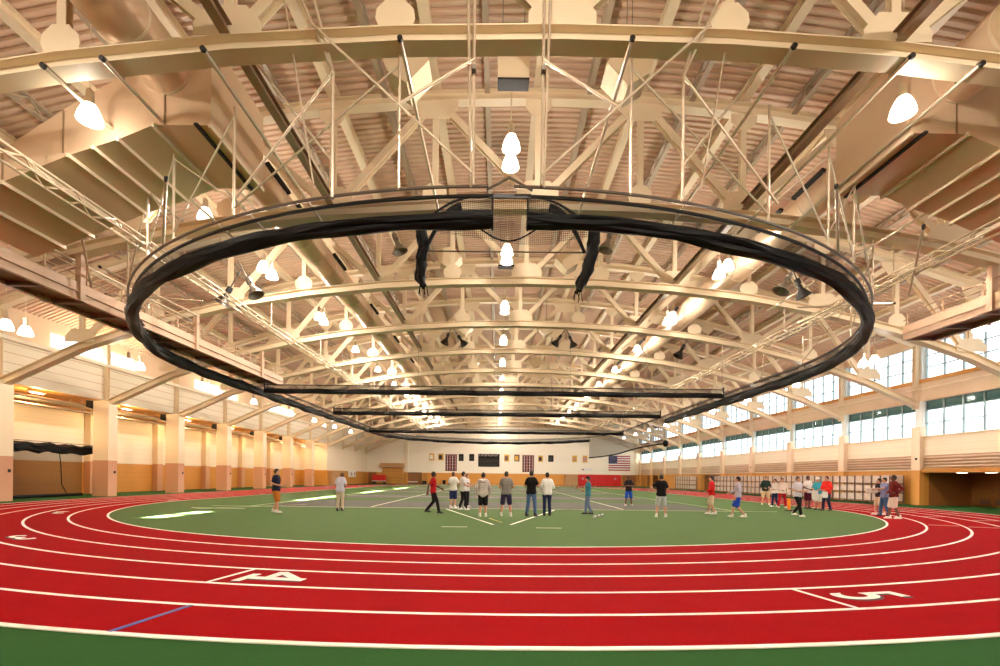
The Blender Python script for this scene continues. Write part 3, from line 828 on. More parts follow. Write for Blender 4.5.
def lamp(x, y, z, label, group, k=1, light=True):
    global first
    if first: t = lampP; t.location = (x, y, z); first = False; t['label'] = label; t['group'] = group
    else: t = dup(lampP, (x, y, z), label, group)
    if light: LIGHTS.append((t, k))
LIGHTS = []
lamp(-10.56, 12.3, 10.75, 'glowing bell lamp hung in front of the left branch duct', 'lamps by the branch ducts', .12)
lamp(10.1, 12.1, 11.0, 'glowing bell lamp hung in front of the right branch duct', 'lamps by the branch ducts', .12)
def row(x, z, ys_, nm, group, k=1, pairs_to=46, pairs_from=9):
    for i, y in enumerate(ys_):
        w_ = ORD[i] if i < 14 else 'last'
        if y < pairs_to and y > pairs_from:
            lamp(x, y - .42, z, 'glowing bell lamp in the %s, nearer of the %s pair' % (nm, w_), group, k)
            lamp(x, y + .48, z, 'glowing bell lamp in the %s, farther of the %s pair' % (nm, w_), group, k, False)
        else:
            lamp(x, y, z, 'glowing bell lamp in the %s, %s along' % (nm, w_), group, k)
row(.3, 12.05, [15.5 + 7.1 * k for k in range(12)], 'middle roof row', 'middle row of roof lamps')
row(-11.45, 11.6, [18.6, 23.6, 30.8, 38.2] + [45.3 + 7.1 * k for k in range(7)], 'left roof row', 'left row of roof lamps', pairs_to=32, pairs_from=20)
row(10.65, 11.6, [22.9, 30] + [37.1 + 7.1 * k for k in range(8)], 'right roof row', 'right row of roof lamps', pairs_to=32, pairs_from=20)
row(-22, 8.1, [14.8, 21.8, 28.9, 36] + [43.1 + 7.1 * k for k in range(5)], 'low row along the left wall', 'low left lamps', .45, pairs_to=38)
row(22.5, 8.85, [15, 22, 29.2, 36.3] + [43.4 + 7.1 * k for k in range(7)], 'low row along the right windows', 'low right lamps', .6, pairs_to=30)
lamp(17.6, 19.4, 11.5, 'single glowing bell lamp hung high beside the right branch duct', 'single lamp by the duct')
for x in (-11.45, .3, 10.65):      # lamps over the near end of the hall
    for y in (6.0, -2.0, -9.0):
        d = bpy.data.objects.new('lamp_light', LD); C.objects.link(d)
        t = dup(lampP, (x, y, 13.2 if x == .3 else 12.4), 'bell lamp over the near end of the hall, %s' % ('%s row %s' % ({-11.45: 'left', .3: 'middle', 10.65: 'right'}[x], {6.0: 'first', -2.0: 'second', -9.0: 'third'}[y])), 'lamps over the near end')
        d.parent = t; d.location = (0, 0, -.08)
for t, k in LIGHTS: put_light(t, k)

# ------------------------------------------------------------------ hanging speakers and horns
def wedge(x, y, z, s, label):
    t = thing('hanging_speaker', label, 'loudspeaker', (x, y, z), 'wedge speakers under the roof')
    # box seen as a wedge: a flat front aimed down and away from the middle
    MB().prism([(-.55 * s, .45), (.25 * s, .62), (.62 * s, .05), (.10 * s, -.62), (-.38 * s, -.25)], -.45, .45).obj('cabinet', M['steel'], t)
    MB().prism([(-.52 * s, .40), (-.36 * s, -.22), (-.39 * s, -.24), (-.56 * s, .42)], -.4, .4).obj('grille', M['tan_wall'], t)
    for dy in (-.3, .3): MB().tube([(0, dy, .5), (0, dy, zd(x) - z - .4)], .012, 6).obj('cable', M['pipe_dark'], t)
for i, y in enumerate((14.6, 27.2, 39.6, 51.8)):
    for x, s, nm in ((-2.95, 1, 'left'), (3.85, -1, 'right')):
        wedge(x, y, 13.8, 1.25 * s, 'cream wedge loudspeaker under the roof %s of the middle lamps, %s from the camera' % (nm, ORD[i]))
for i, y in enumerate((13.2, 25.6)):
    t = thing('centre_speaker', 'cream boxy loudspeaker over the middle lamps, %s from the camera' % ORD[i], 'loudspeaker', (.3, y, 12.72 + .4 * i), 'boxy speakers over the middle lamps')
    MB().box(-.43, .43, -.2, .2, -.3, .5).obj('cabinet', M['steel'], t)
    MB().box(-.43, .43, -.2, .2, -.36, -.3).obj('horn_mouth', M['dark_gap'], t)
    for dx in (-.3, .3): MB().tube([(dx, 0, .45), (dx, 0, 2.2)], .012, 6).obj('cable', M['pipe_dark'], t)
def horn(x, y, z, m, tilt, label):
    t = thing('horn_speaker', label, 'loudspeaker', (x, y, z), 'horn speakers under the roof'); t.rotation_euler = (0, tilt, 0)
    MB().lathe([(.06, .34), (.1, .3), (.12, .1), (.2, 0), (.36, -.28), (.38, -.3), (.33, -.3), (.15, -.02), (0, .05)], n=18).obj('horn', m, t, True)
    MB().lathe([(0, .62), (.12, .62), (.14, .34), (0, .34)]).obj('driver', m, t, True)
    MB().tube([(0, 0, .6), (0, 0, 1.6)], .03, 6).obj('bracket', m, t)
horn(-4.9, 23, 12.6, M['horn'], -.35, 'grey horn speaker hanging just left of the left net tail'); horn(5.0, 22.6, 12.6, M['horn'], .3, 'grey horn speaker hanging just right of the right net tail')
horn(13.0, 22.0, 10.5, M['horn'], .5, 'grey horn speaker under the right duct inside the curtain ring'); horn(14.2, 22.6, 10.5, M['black'], -.4, 'dark horn speaker beside the grey one under the right duct')
horn(-4.3, 38.5, 12.5, M['black'], .4, 'dark horn of the left middle pair, the left one'); horn(-3.0, 38.9, 12.5, M['black'], -.6, 'dark horn of the left middle pair, the right one')
horn(4.6, 38.5, 12.5, M['black'], .6, 'dark horn of the right middle pair, the left one'); horn(5.9, 38.9, 12.5, M['black'], -.4, 'dark horn of the right middle pair, the right one')
horn(12.6, 33.5, 10.4, M['black'], .5, 'dark horn speaker deep under the right duct'); horn(-13.2, 23, 10.0, M['black'], .5, 'dark horn speaker inside the curtain ring at far left'); horn(-11.5, 22.4, 10.2, M['horn'], -.5, 'grey horn speaker inside the curtain ring at far left')

# ------------------------------------------------------------------ the oval net curtain
RR = 17.85
def rp(s):
    """point on the ring at arc length s from the nearest point, growing to the right"""
    q = PI * RR / 2; L = CY2 - CY1; tot = 2 * PI * RR + 2 * L; s = s % tot
    if s <= q: a = s / RR; return (RR * sin(a), CY1 - RR * cos(a))
    if s <= q + L: return (RR, CY1 + s - q)
    if s <= 3 * q + L: a = (s - q - L) / RR; return (RR * cos(a), CY2 + RR * sin(a))
    if s <= 3 * q + 2 * L: return (-RR, CY2 - (s - 3 * q - L))
    a = (tot - s) / RR; return (-RR * sin(a), CY1 - RR * cos(a))
QQ = PI * RR / 2; LL = CY2 - CY1; TOT = 2 * PI * RR + 2 * LL
cur = thing('curtain_ring', 'oval black net curtain rolled up on its pipe rail above the infield', 'net curtain', (0, 0, 0))
def rpath(s0, s1, z, dr=0, step=.45):
    n = max(2, int((s1 - s0) / step)); out = []
    for i in range(n + 1):
        s = s0 + (s1 - s0) * i / n; x, y = rp(s); x2, y2 = rp(s + .05); t = Vector((x2 - x, y2 - y)).normalized(); nx, ny = t.y, -t.x
        zz = z(s) if callable(z) else z
        out.append((x + nx * dr, y + ny * dr, zz))
    return out
SG0, SG1 = .62, TOT - .18           # the gap nearest the camera
MB().tube(rpath(.3, TOT - .3, 8.47, .14, .6), .04, 8).obj('hanging_rail', M['pipe_dark'], cur, True)
MB().tube(rpath(SG0, SG1, 8.32, 0, .6), .045, 8).obj('curtain_track', M['black'], cur, True)
MB().tube([rp(TOT - .35) + (8.47,), (.2, 11.36, 8.68), rp(.75) + (8.47,)], .035, 8).obj('rail_link', M['pipe_dark'], cur)
MB().box(-.3, .72, 11.48, 11.53, 8.27, 8.37).obj('leader_bar', M['black'], cur)
S_DROP0, S_DROP1 = QQ + 21.9, QQ + LL + QQ * .367
def bulk(s):
    s = min(s, TOT - s)
    return .68 + .42 * min(1, max(0, (s - 3) / 14)) - .3 * min(1, max(0, (s - 40) / 25))
def roll(s0, s1, nm):
    b = MB(); rnd = random.Random(int(s0 * 10))
    ph = [rnd.uniform(0, 6) for _ in range(8)]
    for j, (dz, dr, r) in enumerate(((-.12, 0, .17), (.08, .05, .13), (-.02, .13, .12), (.14, -.07, .10), (-.16, .10, .10), (-.05, -.14, .11))):
        def prof(i, r=r, j=j):
            r = r * bulk(s0 + .35 * i)
            return [(r * (1 + .16 * sin(.7 * i + q * 1.7 + ph[j])) * cos(2 * PI * q / 10), r * (1 + .14 * sin(.43 * i + q * 2.3 + ph[j])) * sin(2 * PI * q / 10)) for q in range(10)]
        f = lambda s, dz=dz, j=j: 7.76 + dz * bulk(s) + .035 * sin(s * .9 + ph[j]) + .025 * sin(s * 2.1 + ph[(j + 1) % 8])
        b.sweep(prof, rpath(s0, s1, f, dr * .7, .35))
    b.obj(nm, M['net'], cur, True)
roll(SG0, S_DROP0, 'rolled_net'); roll(S_DROP1, SG1, 'rolled_net')
def curtainmesh(s0, s1, zlo, zhi, nm, m):
    b = MB(); p = rpath(s0, s1, 0, 0, .5); n = len(p); b.uv = []
    vs = []
    for i, (x, y, _) in enumerate(p):
        zz = zlo(s0 + (s1 - s0) * i / (n - 1)) if callable(zlo) else zlo
        vs += [(x, y, zz), (x, y, zhi)]; b.uv += [(i * .5, zz), (i * .5, zhi)]
    b.add(vs, [(2 * i, 2 * i + 2, 2 * i + 3, 2 * i + 1) for i in range(n - 1)])
    b.obj(nm, m, cur)
curtainmesh(SG0, S_DROP0, 7.75, 8.32, 'net_mesh', M['mesh']); curtainmesh(S_DROP1, SG1, 7.75, 8.32, 'net_mesh', M['mesh'])
zdrop = lambda s: 5.15 + .35 * sin((s - S_DROP0) / (S_DROP1 - S_DROP0) * PI + .7)
curtainmesh(S_DROP0, S_DROP1, zdrop, 8.32, 'lowered_mesh', M['mesh_open'])
MB().sweep(lambda i: [(.10 * (1 + .2 * sin(i + q)) * cos(2 * PI * q / 8), .10 * sin(2 * PI * q / 8)) for q in range(8)], rpath(S_DROP0, S_DROP1, zdrop, 0, .5)).obj('net_hem', M['net'], cur, True)
MB().ball(rp(S_DROP0) + (zdrop(S_DROP0),), (.32, .32, .36)).obj('net_knot', M['net'], cur, True)
for s in (SG0 + .02, SG1 - .02, S_DROP0, S_DROP1): MB().tube([rp(s) + (8.32,), rp(s) + (7.5,)], .025, 6).obj('end_cord', M['net'], cur)
# support pipes clamped below the near trusses, with black end caps
for x in (-14.1, -10.64, -9.27, -6.94, -2.38, 3.0, 6.75, 9.48, 11.1, 14.6, -16.6, 17.2):
    z = zb(x) - .06; ya = 11.1 if abs(x) < 12.5 else 16.0
    p = MB().tube([(x, ya, z), (x, 19.2 if abs(x) < 12.5 else 26.2, z)], .05, 10).obj('support_pipe', M['pipe'], cur, True)
    MB().tube([(x, ya - .02, z), (x, ya + .05, z)], .066, 10).obj('end_cap', M['cap'], p, True)
    for yt in ((11.45, 18.55) if abs(x) < 12.5 else (18.55, 25.65)):
        MB().box(x - .035, x + .035, yt - .3, yt + .3, z + .04, z + .075).obj('clamp', M['pipe_dark'], p)
# droppers from the pipes to the rail
hang = []
for s_ in (-1, 1):
    for x in (2.45 if s_ < 0 else 3.1, 7.1, 9.6, 11.2, 14.2, 16.7, 17.9):
        X = s_ * x; a = math.asin(min(.999, x / RR)); y = CY1 - (RR + .14) * cos(a)
        hang.append((X * (RR + .14) / RR, y, s_))
for X, y, s_ in hang:
    MB().tube([(X, y, 8.45), (X, y, zb(X) - .06)], .035, 8).obj('dropper_pipe', M['pipe'], cur, True)
for a, b in zip(hang, hang[1:]):
    if a[2] != b[2]: continue
    MB().tube([(a[0], a[1], zb(a[0]) - .3), (b[0], b[1], 8.7)], .028, 6).obj('brace_pipe', M['pipe'], cur, True)
    if abs(a[0]) > 6: MB().tube([(b[0], b[1], zb(b[0]) - .3), (a[0], a[1], 8.9)], .022, 6).obj('brace_pipe', M['pipe'], cur, True)
for k, y in enumerate(TY):
    if 30 < y < 78:
        for s_ in (-1, 1):
            x = s_ * (RR + .14) if y < CY2 else s_ * math.sqrt(max(0, (RR + .14) ** 2 - (y - CY2) ** 2))
            MB().tube([(x, y, 8.45), (x, y, zb(x) + .02)], .035, 8).obj('dropper_pipe', M['pipe'], cur, True)
            MB().tube([(x, y, 8.3), (x - s_ * 1.6, y, zb(x - s_ * 1.6))], .025, 6).obj('brace_pipe', M['pipe'], cur, True)
for a in (-60, -35, -12, 12, 35, 60):
    x, y = RR * sin(math.radians(a)), CY2 + RR * cos(math.radians(a))
    MB().tube([(x, y, 8.3), (x, y, zb(x) - .1)], .035, 8).obj('dropper_pipe', M['pipe'], cur, True)
# frames either side of the gap
for s_ in (-1, 1):
    c = .14
    xg = c + s_ * .80
    for dx, ya in ((0, 11.0), (.17 * s_, 11.08)):
        MB().tube([(xg + dx * .3, ya + .2, 8.4), (xg + dx, ya, 13.6)], .035, 8).obj('mast_pipe', M['pipe'], cur, True)
    MB().box(xg - .05, xg + .05, 10.95, 11.12, 10.9, 11.0).obj('clamp', M['pipe_dark'], cur)
    nx = c + s_ * 4.2; N = (nx, 11.5, 11.25)
    MB().tube([N, (nx, 11.5, 8.25)], .038, 8).obj('mast_pipe', M['pipe'], cur, True)
    for q in ((nx + s_ * 1.1, 11.1, 13.7), (nx + s_ * .65, 11.3, 13.7)): MB().tube([N, q], .035, 8).obj('mast_pipe', M['pipe'], cur, True)
    MB().tube([(nx + s_ * .45, 11.1, 12.1), (xg, 11.1, 8.6)], .032, 8).obj('brace_pipe', M['pipe'], cur, True)
    MB().tube([(xg, 11.05, 11.2), (c + s_ * 2.6, 11.1, 10.15)], .032, 8).obj('brace_pipe', M['pipe'], cur, True)
    MB().tube([N, (c + s_ * 6.9, 12.2, 8.6)], .032, 8).obj('brace_pipe', M['pipe'], cur, True)
    MB().tube([(c + s_ * 6.6, 12.2, 12.3), (nx, 11.5, 9.1)], .028, 8).obj('brace_pipe', M['pipe'], cur, True)
    MB().tube([(c + s_ * 5.5, 11.5, 13.7), (c + s_ * 4.6, 11.4, 8.5)], .022, 8).obj('brace_pipe', M['pipe'], cur, True)
# outrigger pipes pointing into the hall at both bends
for s_ in (-1, 1):
    for (x0, y0, z0, x1, y1, z1) in ((-8.8, 12.6, 9.35, -10.9, 15.5, 8.95), (-13.4, 15.2, 9.7, -16.6, 19.5, 9.1), (-16.9, 20.5, 9.2, -13.0, 21.0, 9.15), (-15.6, 18.6, 9.6, -13.4, 21.4, 8.6)):
        o = MB().tube([(s_ * -x0, y0, z0), (s_ * -x1, y1, z1)], .042, 8).obj('outrigger_pipe', M['pipe'], cur, True)
        MB().tube([(s_ * -x0 * .999, y0, z0), (s_ * -(x0 + (x1 - x0) * .03), y0 + (y1 - y0) * .03, z0 + (z1 - z0) * .03)], .052, 8).obj('end_cap', M['cap'], o, True)

# loose nets hanging in the gap
def tail(x, y, xs_, ztop, zbot, label):
    t = thing('hanging_net', label, 'net', (x, y, 0), 'gathered nets in the curtain gap')
    n = 16
    for j in range(3):
        pth = [(xs_(i / n) + .05 * sin(j * 2.1 + i * .5), .07 * cos(j * 2 + i * .6), ztop + (zbot - ztop) * i / n) for i in range(n + 1)]
        b = MB().sweep(lambda i: [(.115 * (.75 + .35 * sin(.9 * i + j + q * .6) ** 2) * (1.15 if i < n - 1 else .5) * cos(2 * PI * q / 9), .115 * sin(2 * PI * q / 9)) for q in range(9)], pth, (0, 1, 0))
        b.obj('net_strand', M['net'], t, True)
    rg = MB()
    for j in range(5): rg.tube([(xs_(1) + .1 * sin(j * 1.3), .05 * cos(j), zbot), (xs_(1) + .14 * sin(j * 1.3 + .4), .05, zbot - .2 - .05 * (j % 3))], .014, 5)
    rg.obj('fringe', M['net'], t)
    return t
tail(-2.3, 13.3, lambda f: .12 * sin(f * 5) + .28 * f * f, 8.7, 6.85, 'left gathered black net hanging through the curtain gap')
tail(2.55, 13.3, lambda f: .06 * sin(f * 4) - .35 * f * f, 8.7, 6.75, 'right gathered black net hanging through the curtain gap')
o = MB().tube([(-2.3, 13.3, 7.83), (2.5, 13.3, 7.83)], .02, 6).obj('spreader_rod', M['pipe_dark']); tag(o, 'thin rod spanning between the two gathered nets', 'rod')
t = thing('loose_net', 'slack sheet of black netting drooping across the curtain gap', 'net', (0, 13.2, 0))
b = MB(); b.uv = []; n = 24
for i in range(n + 1):
    f = i / n; x = -2.2 + 4.6 * f; top = 9.35 - .9 * abs(2 * f - 1) ** 3; lo_ = 8.15 + (1.0 - f) * .25 - .25 * sin(PI * f)
    for z in (top, (top + lo_) / 2, lo_): b.v.append((x, .12 * sin(f * 9 + z), z)); b.uv.append((x, z))
b.f = [(3 * i + j, 3 * i + 3 + j, 3 * i + 4 + j, 3 * i + 1 + j) for i in range(n) for j in range(2)]; b.m = [0] * len(b.f)
b.obj('netting', M['mesh_grid'], t)
MB().tube([(-2.2 + 4.6 * i / n, .0, 9.35 - .9 * abs(2 * i / n - 1) ** 3) for i in range(n + 1)], .03, 6).obj('top_rope', M['net'], t)
MB().tube([(-.55 + 1.5 * i / 10, -.1, 8.35 - .32 * sin(PI * i / 10)) for i in range(11)], .022, 6).obj('slack_rope', M['net'], t)
for s_ in (-1, 1):
    MB().sweep(lambda i: [((.16 - .012 * i) * cos(2 * PI * q / 8), (.10 - .006 * i) * sin(2 * PI * q / 8)) for q in range(8)], [(s_ * (1.2 + i * .11) + .12, 0, 9.0 - .015 * i * i) for i in range(10)]).obj('gathered_corner', M['net'], t, True)

# straight cross dividers, rolled up
for i, (y, xa, xb) in enumerate(((34.0, -16.6, 15.9), (45.7, -15.7, 15.4), (64.3, -17.3, 16.7))):
    t = thing('divider_net', 'straight rolled black divider net across the hall, %s from the camera' % ORD[i], 'net', (0, y, 0), 'straight divider nets')
    r = MB()
    for j, (dz, dy, rr) in enumerate(((0, 0, .13), (.13, .05, .09), (-.03, .1, .1))):
        r.sweep(lambda q, rr=rr, j=j: [(rr * (1 + .12 * sin(q + a + j)) * cos(2 * PI * a / 8), rr * sin(2 * PI * a / 8)) for a in range(8)], [(xa + (xb - xa) * k / 60, dy, 7.48 + dz + .02 * sin(k + j)) for k in range(61)])
    r.obj('rolled_net', M['net'], t, True)
    MB().tube([(xa, 0, 7.95), (xb, 0, 7.95)], .035, 8).obj('track', M['black'], t)
    MB().add([(xa, 0, 7.5), (xb, 0, 7.5), (xb, 0, 7.95), (xa, 0, 7.95)], [(0, 1, 2, 3)]).obj('net_mesh', M['mesh'], t)
    for x in [xa + .1 + (xb - xa - .2) * k / 6 for k in range(7)]: MB().tube([(x, 0, 7.95), (x, 0, 8.7 + (zb(x) - 8.7) * .9)], .012, 6).obj('hanger', M['pipe_dark'], t)
    for x in (xa, xb): MB().box(x - .05, x + .05, -.05, .05, 7.35, 8.1).obj('end_cap', M['cap'], t)

# ------------------------------------------------------------------ people
def remesh(mb, name, m, vox, parent):
    me = bpy.data.meshes.new('tmp'); me.from_pydata(mb.v, [], mb.f)
    o = bpy.data.objects.new('tmp', me); C.objects.link(o)
    r = o.modifiers.new('r', 'REMESH'); r.mode = 'VOXEL'; r.voxel_size = vox
    s = o.modifiers.new('s', 'SMOOTH'); s.factor = .5; s.iterations = 3
    dg = bpy.context.evaluated_depsgraph_get(); dg.update()
    out = bpy.data.meshes.new_from_object(o.evaluated_get(dg)); out.name = name
    bpy.data.objects.remove(o); bpy.data.meshes.remove(me)
    out.materials.clear(); out.materials.append(m)
    out.polygons.foreach_set('use_smooth', [True] * len(out.polygons))
    ob = bpy.data.objects.new(name, out); C.objects.link(ob); ob.parent = parent
    return ob

ARMS = {  # elbow, wrist for the right side (x mirrored for the left)
    'down': ((.27, -.04, 1.15), (.27, .06, .90)),
    'fore': ((.25, -.06, 1.16), (.20, .20, 1.10)),
    'crossed': ((.29, .04, 1.17), (-.02, .21, 1.19)),
    'hip': ((.44, -.10, 1.20), (.21, .03, 1.05)),
    'reach': ((.23, .22, 1.26), (.16, .47, 1.22)),
    'clasp': ((.27, .00, 1.15), (.07, .20, 1.04)),
    'swingf': ((.25, .10, 1.17), (.20, .32, 1.05)),
    'swingb': ((.27, -.20, 1.18), (.28, -.24, .93)),
    'phone': ((.27, .02, 1.14), (.12, .24, 1.22)),
}
LEGS = {
    'stand': (((.10, .02, .50), (.115, -.02, .085)), ((-.10, .02, .50), (-.115, -.02, .085))),
    'wide': (((.14, .02, .50), (.19, -.02, .085)), ((-.14, .02, .50), (-.19, -.02, .085))),
    'walk': (((.10, .16, .52), (.10, .24, .09)), ((-.10, .03, .50), (-.10, -.27, .13))),
    'step': (((.10, .08, .50), (.11, .10, .085)), ((-.10, .02, .50), (-.11, -.14, .095))),
}
def person(label, x, y, h, face, top, bottom, la='down', ra='down', legs='stand', sleeve='short', short=True, shoes='sole',
           skin='skin', hair='hair', cap=None, hood=False, bow=0, hem=.90, group=None):
    t = thing('person', label, 'person', (x, y, .012), group, -math.radians(face))
    k = h / 1.765; t.scale = (k, k, k)
    body, shirt, pants = MB(), MB(), MB()
    # torso slices
    prof = [(.86, .075, .10), (.92, .095, .115), (.98, .085, .112), (1.05, .075, .105), (1.12, .075, .105), (1.20, .085, .112), (1.28, .10, .118), (1.35, .115, .112), (1.41, .125, .09)]
    lean = lambda z: bow * .10 * max(0, z - 1.0)
    for z, hw, r in prof:
        hw *= .80
        body.caps((-hw, lean(z), z), (hw, lean(z), z), r * .95, r * .95)
        if z > hem: shirt.caps((-hw - .004, lean(z), z), (hw + .004, lean(z), z), r + .018, r + .018)
        if z < 1.04: pants.caps((-hw - .004, 0, z), (hw + .004, 0, z), r + .012, r + .012)
    hd = Vector((0, .02 + bow * .16, 1.635 - bow * .05))
    body.caps((0, lean(1.4), 1.42), (hd.x, hd.y - .02, 1.55), .058, .052)
    body.ball(hd, (.073, .092, .112), 14, 10); body.ball(hd + Vector((0, .03, -.06)), (.055, .065, .055), 12, 8)
    body.caps(hd + Vector((0, .088, .015)), hd + Vector((0, .108, -.022)), .010, .015, 8)
    for s in (-1, 1):
        body.ball(hd + Vector((s * .074, -.005, -.005)), (.014, .022, .032), 8, 6)
        # arm
        e, wv = ARMS[ra if s > 0 else la]
        sh = Vector((s * .168, lean(1.41), 1.41)); e = Vector((s * e[0], e[1] + lean(1.2), e[2])); wv = Vector((s * wv[0], wv[1] + lean(1.2), wv[2]))
        body.caps(sh, e, .050, .040); body.caps(e, wv, .042, .028)
        shirt.caps((s * .10, lean(1.41), 1.415), sh, .080, .066)
        if sleeve == 'short': shirt.caps(sh, sh.lerp(e, .62), .068, .066)
        else: shirt.caps(sh, e, .068, .058); shirt.caps(e, e.lerp(wv, .93), .058, .044)
        d = (wv - e).normalized(); inw = Vector((-s, 0, 0)); sd = d.cross(inw)
        if sd.length < .3: inw = Vector((0, 0, -1)); sd = d.cross(inw)
        sd.normalize(); inw = sd.cross(d).normalized()
        if inw.dot(Vector((-s, 0, -.5))) < 0: inw = -inw
        for q in (-.5, .5): body.caps(wv + d * .015 + sd * q * .025, wv + d * .085 + sd * q * .045, .020, .018, 8)
        for q, ln in ((-1.5, .062), (-.5, .075), (.5, .08), (1.5, .07)):
            a = wv + d * .09 + sd * q * .02; b_ = a + d * ln * .55 + inw * .012; c = b_ + d * ln * .4 + inw * .03
            body.caps(a, b_, .0098, .0092, 7); body.caps(b_, c, .0092, .008, 7)
        tsd = sd if sd.y >= 0 else -sd
        a = wv + d * .03 + tsd * .03; b_ = a + d * .035 + tsd * .028 + inw * .01; body.caps(a, b_, .013, .011, 7); body.caps(b_, b_ + d * .032 + tsd * .006 + inw * .012, .011, .009, 7)
        # leg
        kn, an = LEGS[legs][0 if s > 0 else 1]
        hp = Vector((s * .095, 0, .90)); kn = Vector(kn); an = Vector(an)
        body.caps(hp, kn, .085, .056); body.caps(kn, kn.lerp(an, .35), .054, .056); body.caps(kn.lerp(an, .35), an, .056, .036)
        body.caps(an, (an.x, an.y + .12, .04), .036, .028); body.ball((an.x, an.y - .03, an.z - .045), (.03, .035, .035), 8, 6)
        if short: pants.caps(hp, hp.lerp(kn, .95), .108, .100)
        else: pants.caps(hp, kn, .104, .074); pants.caps(kn, an + Vector((0, 0, .005)), .074, .062)
    body.caps((0, 0, .9), (0, 0, 1.3), .1, .1)
    sk = M[skin]
    remesh(body, 'body', sk, .0085, t)
    remesh(shirt, 'shirt', cloth(*top), .013, t)
    remesh(pants, 'shorts' if short else 'trousers', cloth(*bottom), .013, t)
    for s in (-1, 1):
        _, an = LEGS[legs][0 if s > 0 else 1]
        b = MB(); zz = an[2] - .085
        n = 12; vs = []
        ring_ = [(.047 * (1 if q > .5 else .85) * (abs(sin(2 * PI * i / n)) ** .8) * (1 if sin(2 * PI * i / n) > 0 else -1), .14 * cos(2 * PI * i / n)) for i in range(n) for q in (1,)]
        for zl, sc in ((0, 1.0), (.03, 1.04), (.06, .95), (.085, .7)):
            vs += [(an[0] + px * sc, an[1] + .055 + (py if zl < .05 else (py - .03) * .85) * sc, zz + zl) for px, py in ring_]
        fs = [(l * n + i, l * n + (i + 1) % n, (l + 1) * n + (i + 1) % n, (l + 1) * n + i) for l in range(3) for i in range(n)] + [tuple(range(n - 1, -1, -1)), tuple(3 * n + i for i in range(n))]
        b.add(vs, fs); b.caps((an[0], an[1] - .02, zz + .06), (an[0], an[1] - .02, zz + .12), .05, .046)
        b.obj('shoe', M[shoes], t, True)
        MB().ball(hd + Vector((s * .03, .083, .02)), (.011, .008, .007), 8, 6).obj('eye', M['hair'], t)
    MB().ball(hd + Vector((0, .088, -.055)), (.024, .008, .006), 8, 6).obj('mouth', M['lip'], t)
    hb = MB(); hb.ball(hd + Vector((0, -.016, .012)), (.086, .100, .115), 16, 12)
    hv = []
    for vx, vy, vz in hb.v:
        r_ = Vector((vx, vy, vz)) - hd
        lo_ = .045 if r_.y > .04 else (-.02 if r_.y > -.005 else -.085)
        if r_.z < lo_: vz = hd.z + lo_; vx = hd.x + r_.x * .96; vy = hd.y + r_.y * .96
        hv.append((vx, vy, vz))
    hb.v = hv; hb.obj('hair', M[hair], t, True)
    if cap:
        cb = MB(); cb.lathe([(.0, .105), (.05, .1), (.085, .07), (.098, .03), (.098, .015)], (hd.x, hd.y, hd.z + .03), 18)
        n = 10; vs = [(hd.x + .08 * sin(-1.3 + 2.6 * i / n), hd.y + (.075 + .02) * cos(-1.3 + 2.6 * i / n) * 1.0 + o_ * (cos(-1.3 + 2.6 * i / n)), hd.z + .046 - o_ * .2) for i in range(n + 1) for o_ in (0, .085)]
        cb.add(vs, [(2 * i, 2 * i + 1, 2 * i + 3, 2 * i + 2) for i in range(n)])
        cb.obj('cap', cloth(*cap), t, True)
    if hood:
        b = MB(); b.caps((-.09, -.09, 1.44), (.09, -.09, 1.44), .055, .055); b.caps((-.06, -.11, 1.40), (.06, -.11, 1.40), .05, .05); b.caps((-.1, -.05, 1.46), (-.07, .06, 1.46), .035, .03); b.caps((.1, -.05, 1.46), (.07, .06, 1.46), .035, .03)
        remesh(b, 'hood', cloth(*top), .013, t)
    return t

P = person
P('person in navy tee and rust shorts standing sideways at far left of the infield', -9.21, 19.95, 1.83, 88, (28, 30, 56), (190, 110, 40), 'fore', 'fore', 'step', hair='hair')
P('person in pale tee and khaki trousers with bowed head, seen from behind', -7.01, 21.35, 1.75, 10, (205, 200, 220), (206, 182, 160), 'clasp', 'clasp', 'stand', short=False, bow=1, shoes='shoe_dark', hair='hair_brown')
P('person in red shirt and black trousers walking to the right', -2.76, 20.51, 1.79, 80, (178, 24, 30), (26, 24, 28), 'swingf', 'swingb', 'walk', 'short', False, 'shoe_dark', skin='skin_dark')
P('person in white tee and navy shorts seen from behind beside the one in black trousers', -2.22, 23.85, 1.82, 25, (238, 234, 230), (36, 46, 92), 'crossed', 'crossed', 'stand', skin='skin', hair='hair_brown')
P('person in white tee and black trousers looking back over the court', -1.65, 22.86, 1.83, 60, (244, 242, 240), (24, 22, 24), 'fore', 'fore', 'step', 'short', False)
P('dark haired person half hidden behind the white tee and black trousers', -1.61, 24.74, 1.73, 120, (236, 230, 226), (40, 36, 40), 'fore', 'reach', 'stand', 'short', False)
P('person in grey hooded top and black shorts seen from behind', -.58, 19.0, 1.76, 0, (196, 184, 178), (22, 20, 22), 'down', 'down', 'stand', 'long', hood=True, hem=.84)
P('person in grey tee and navy shorts seen from behind', .34, 19.37, 1.82, 8, (142, 136, 132), (40, 34, 66), 'clasp', 'clasp', 'wide', hair='hair')
P('person in black tee and blue jeans with folded arms, seen from behind', 1.36, 19.5, 1.86, 30, (20, 18, 20), (80, 106, 146), 'crossed', 'crossed', 'wide', short=False, shoes='shoe_dark')
P('person in white long sleeved top and dark jeans seen from behind', 2.04, 19.85, 1.80, -5, (246, 244, 240), (38, 46, 76), 'clasp', 'clasp', 'stand', 'long', False, 'shoe_dark')
P('person in teal tee, jeans and dark cap standing sideways with forearms out', 3.94, 20.91, 1.66, -85, (70, 136, 158), (108, 126, 158), 'reach', 'fore', 'step', short=False, cap=(34, 30, 44), shoes='shoe_dark')
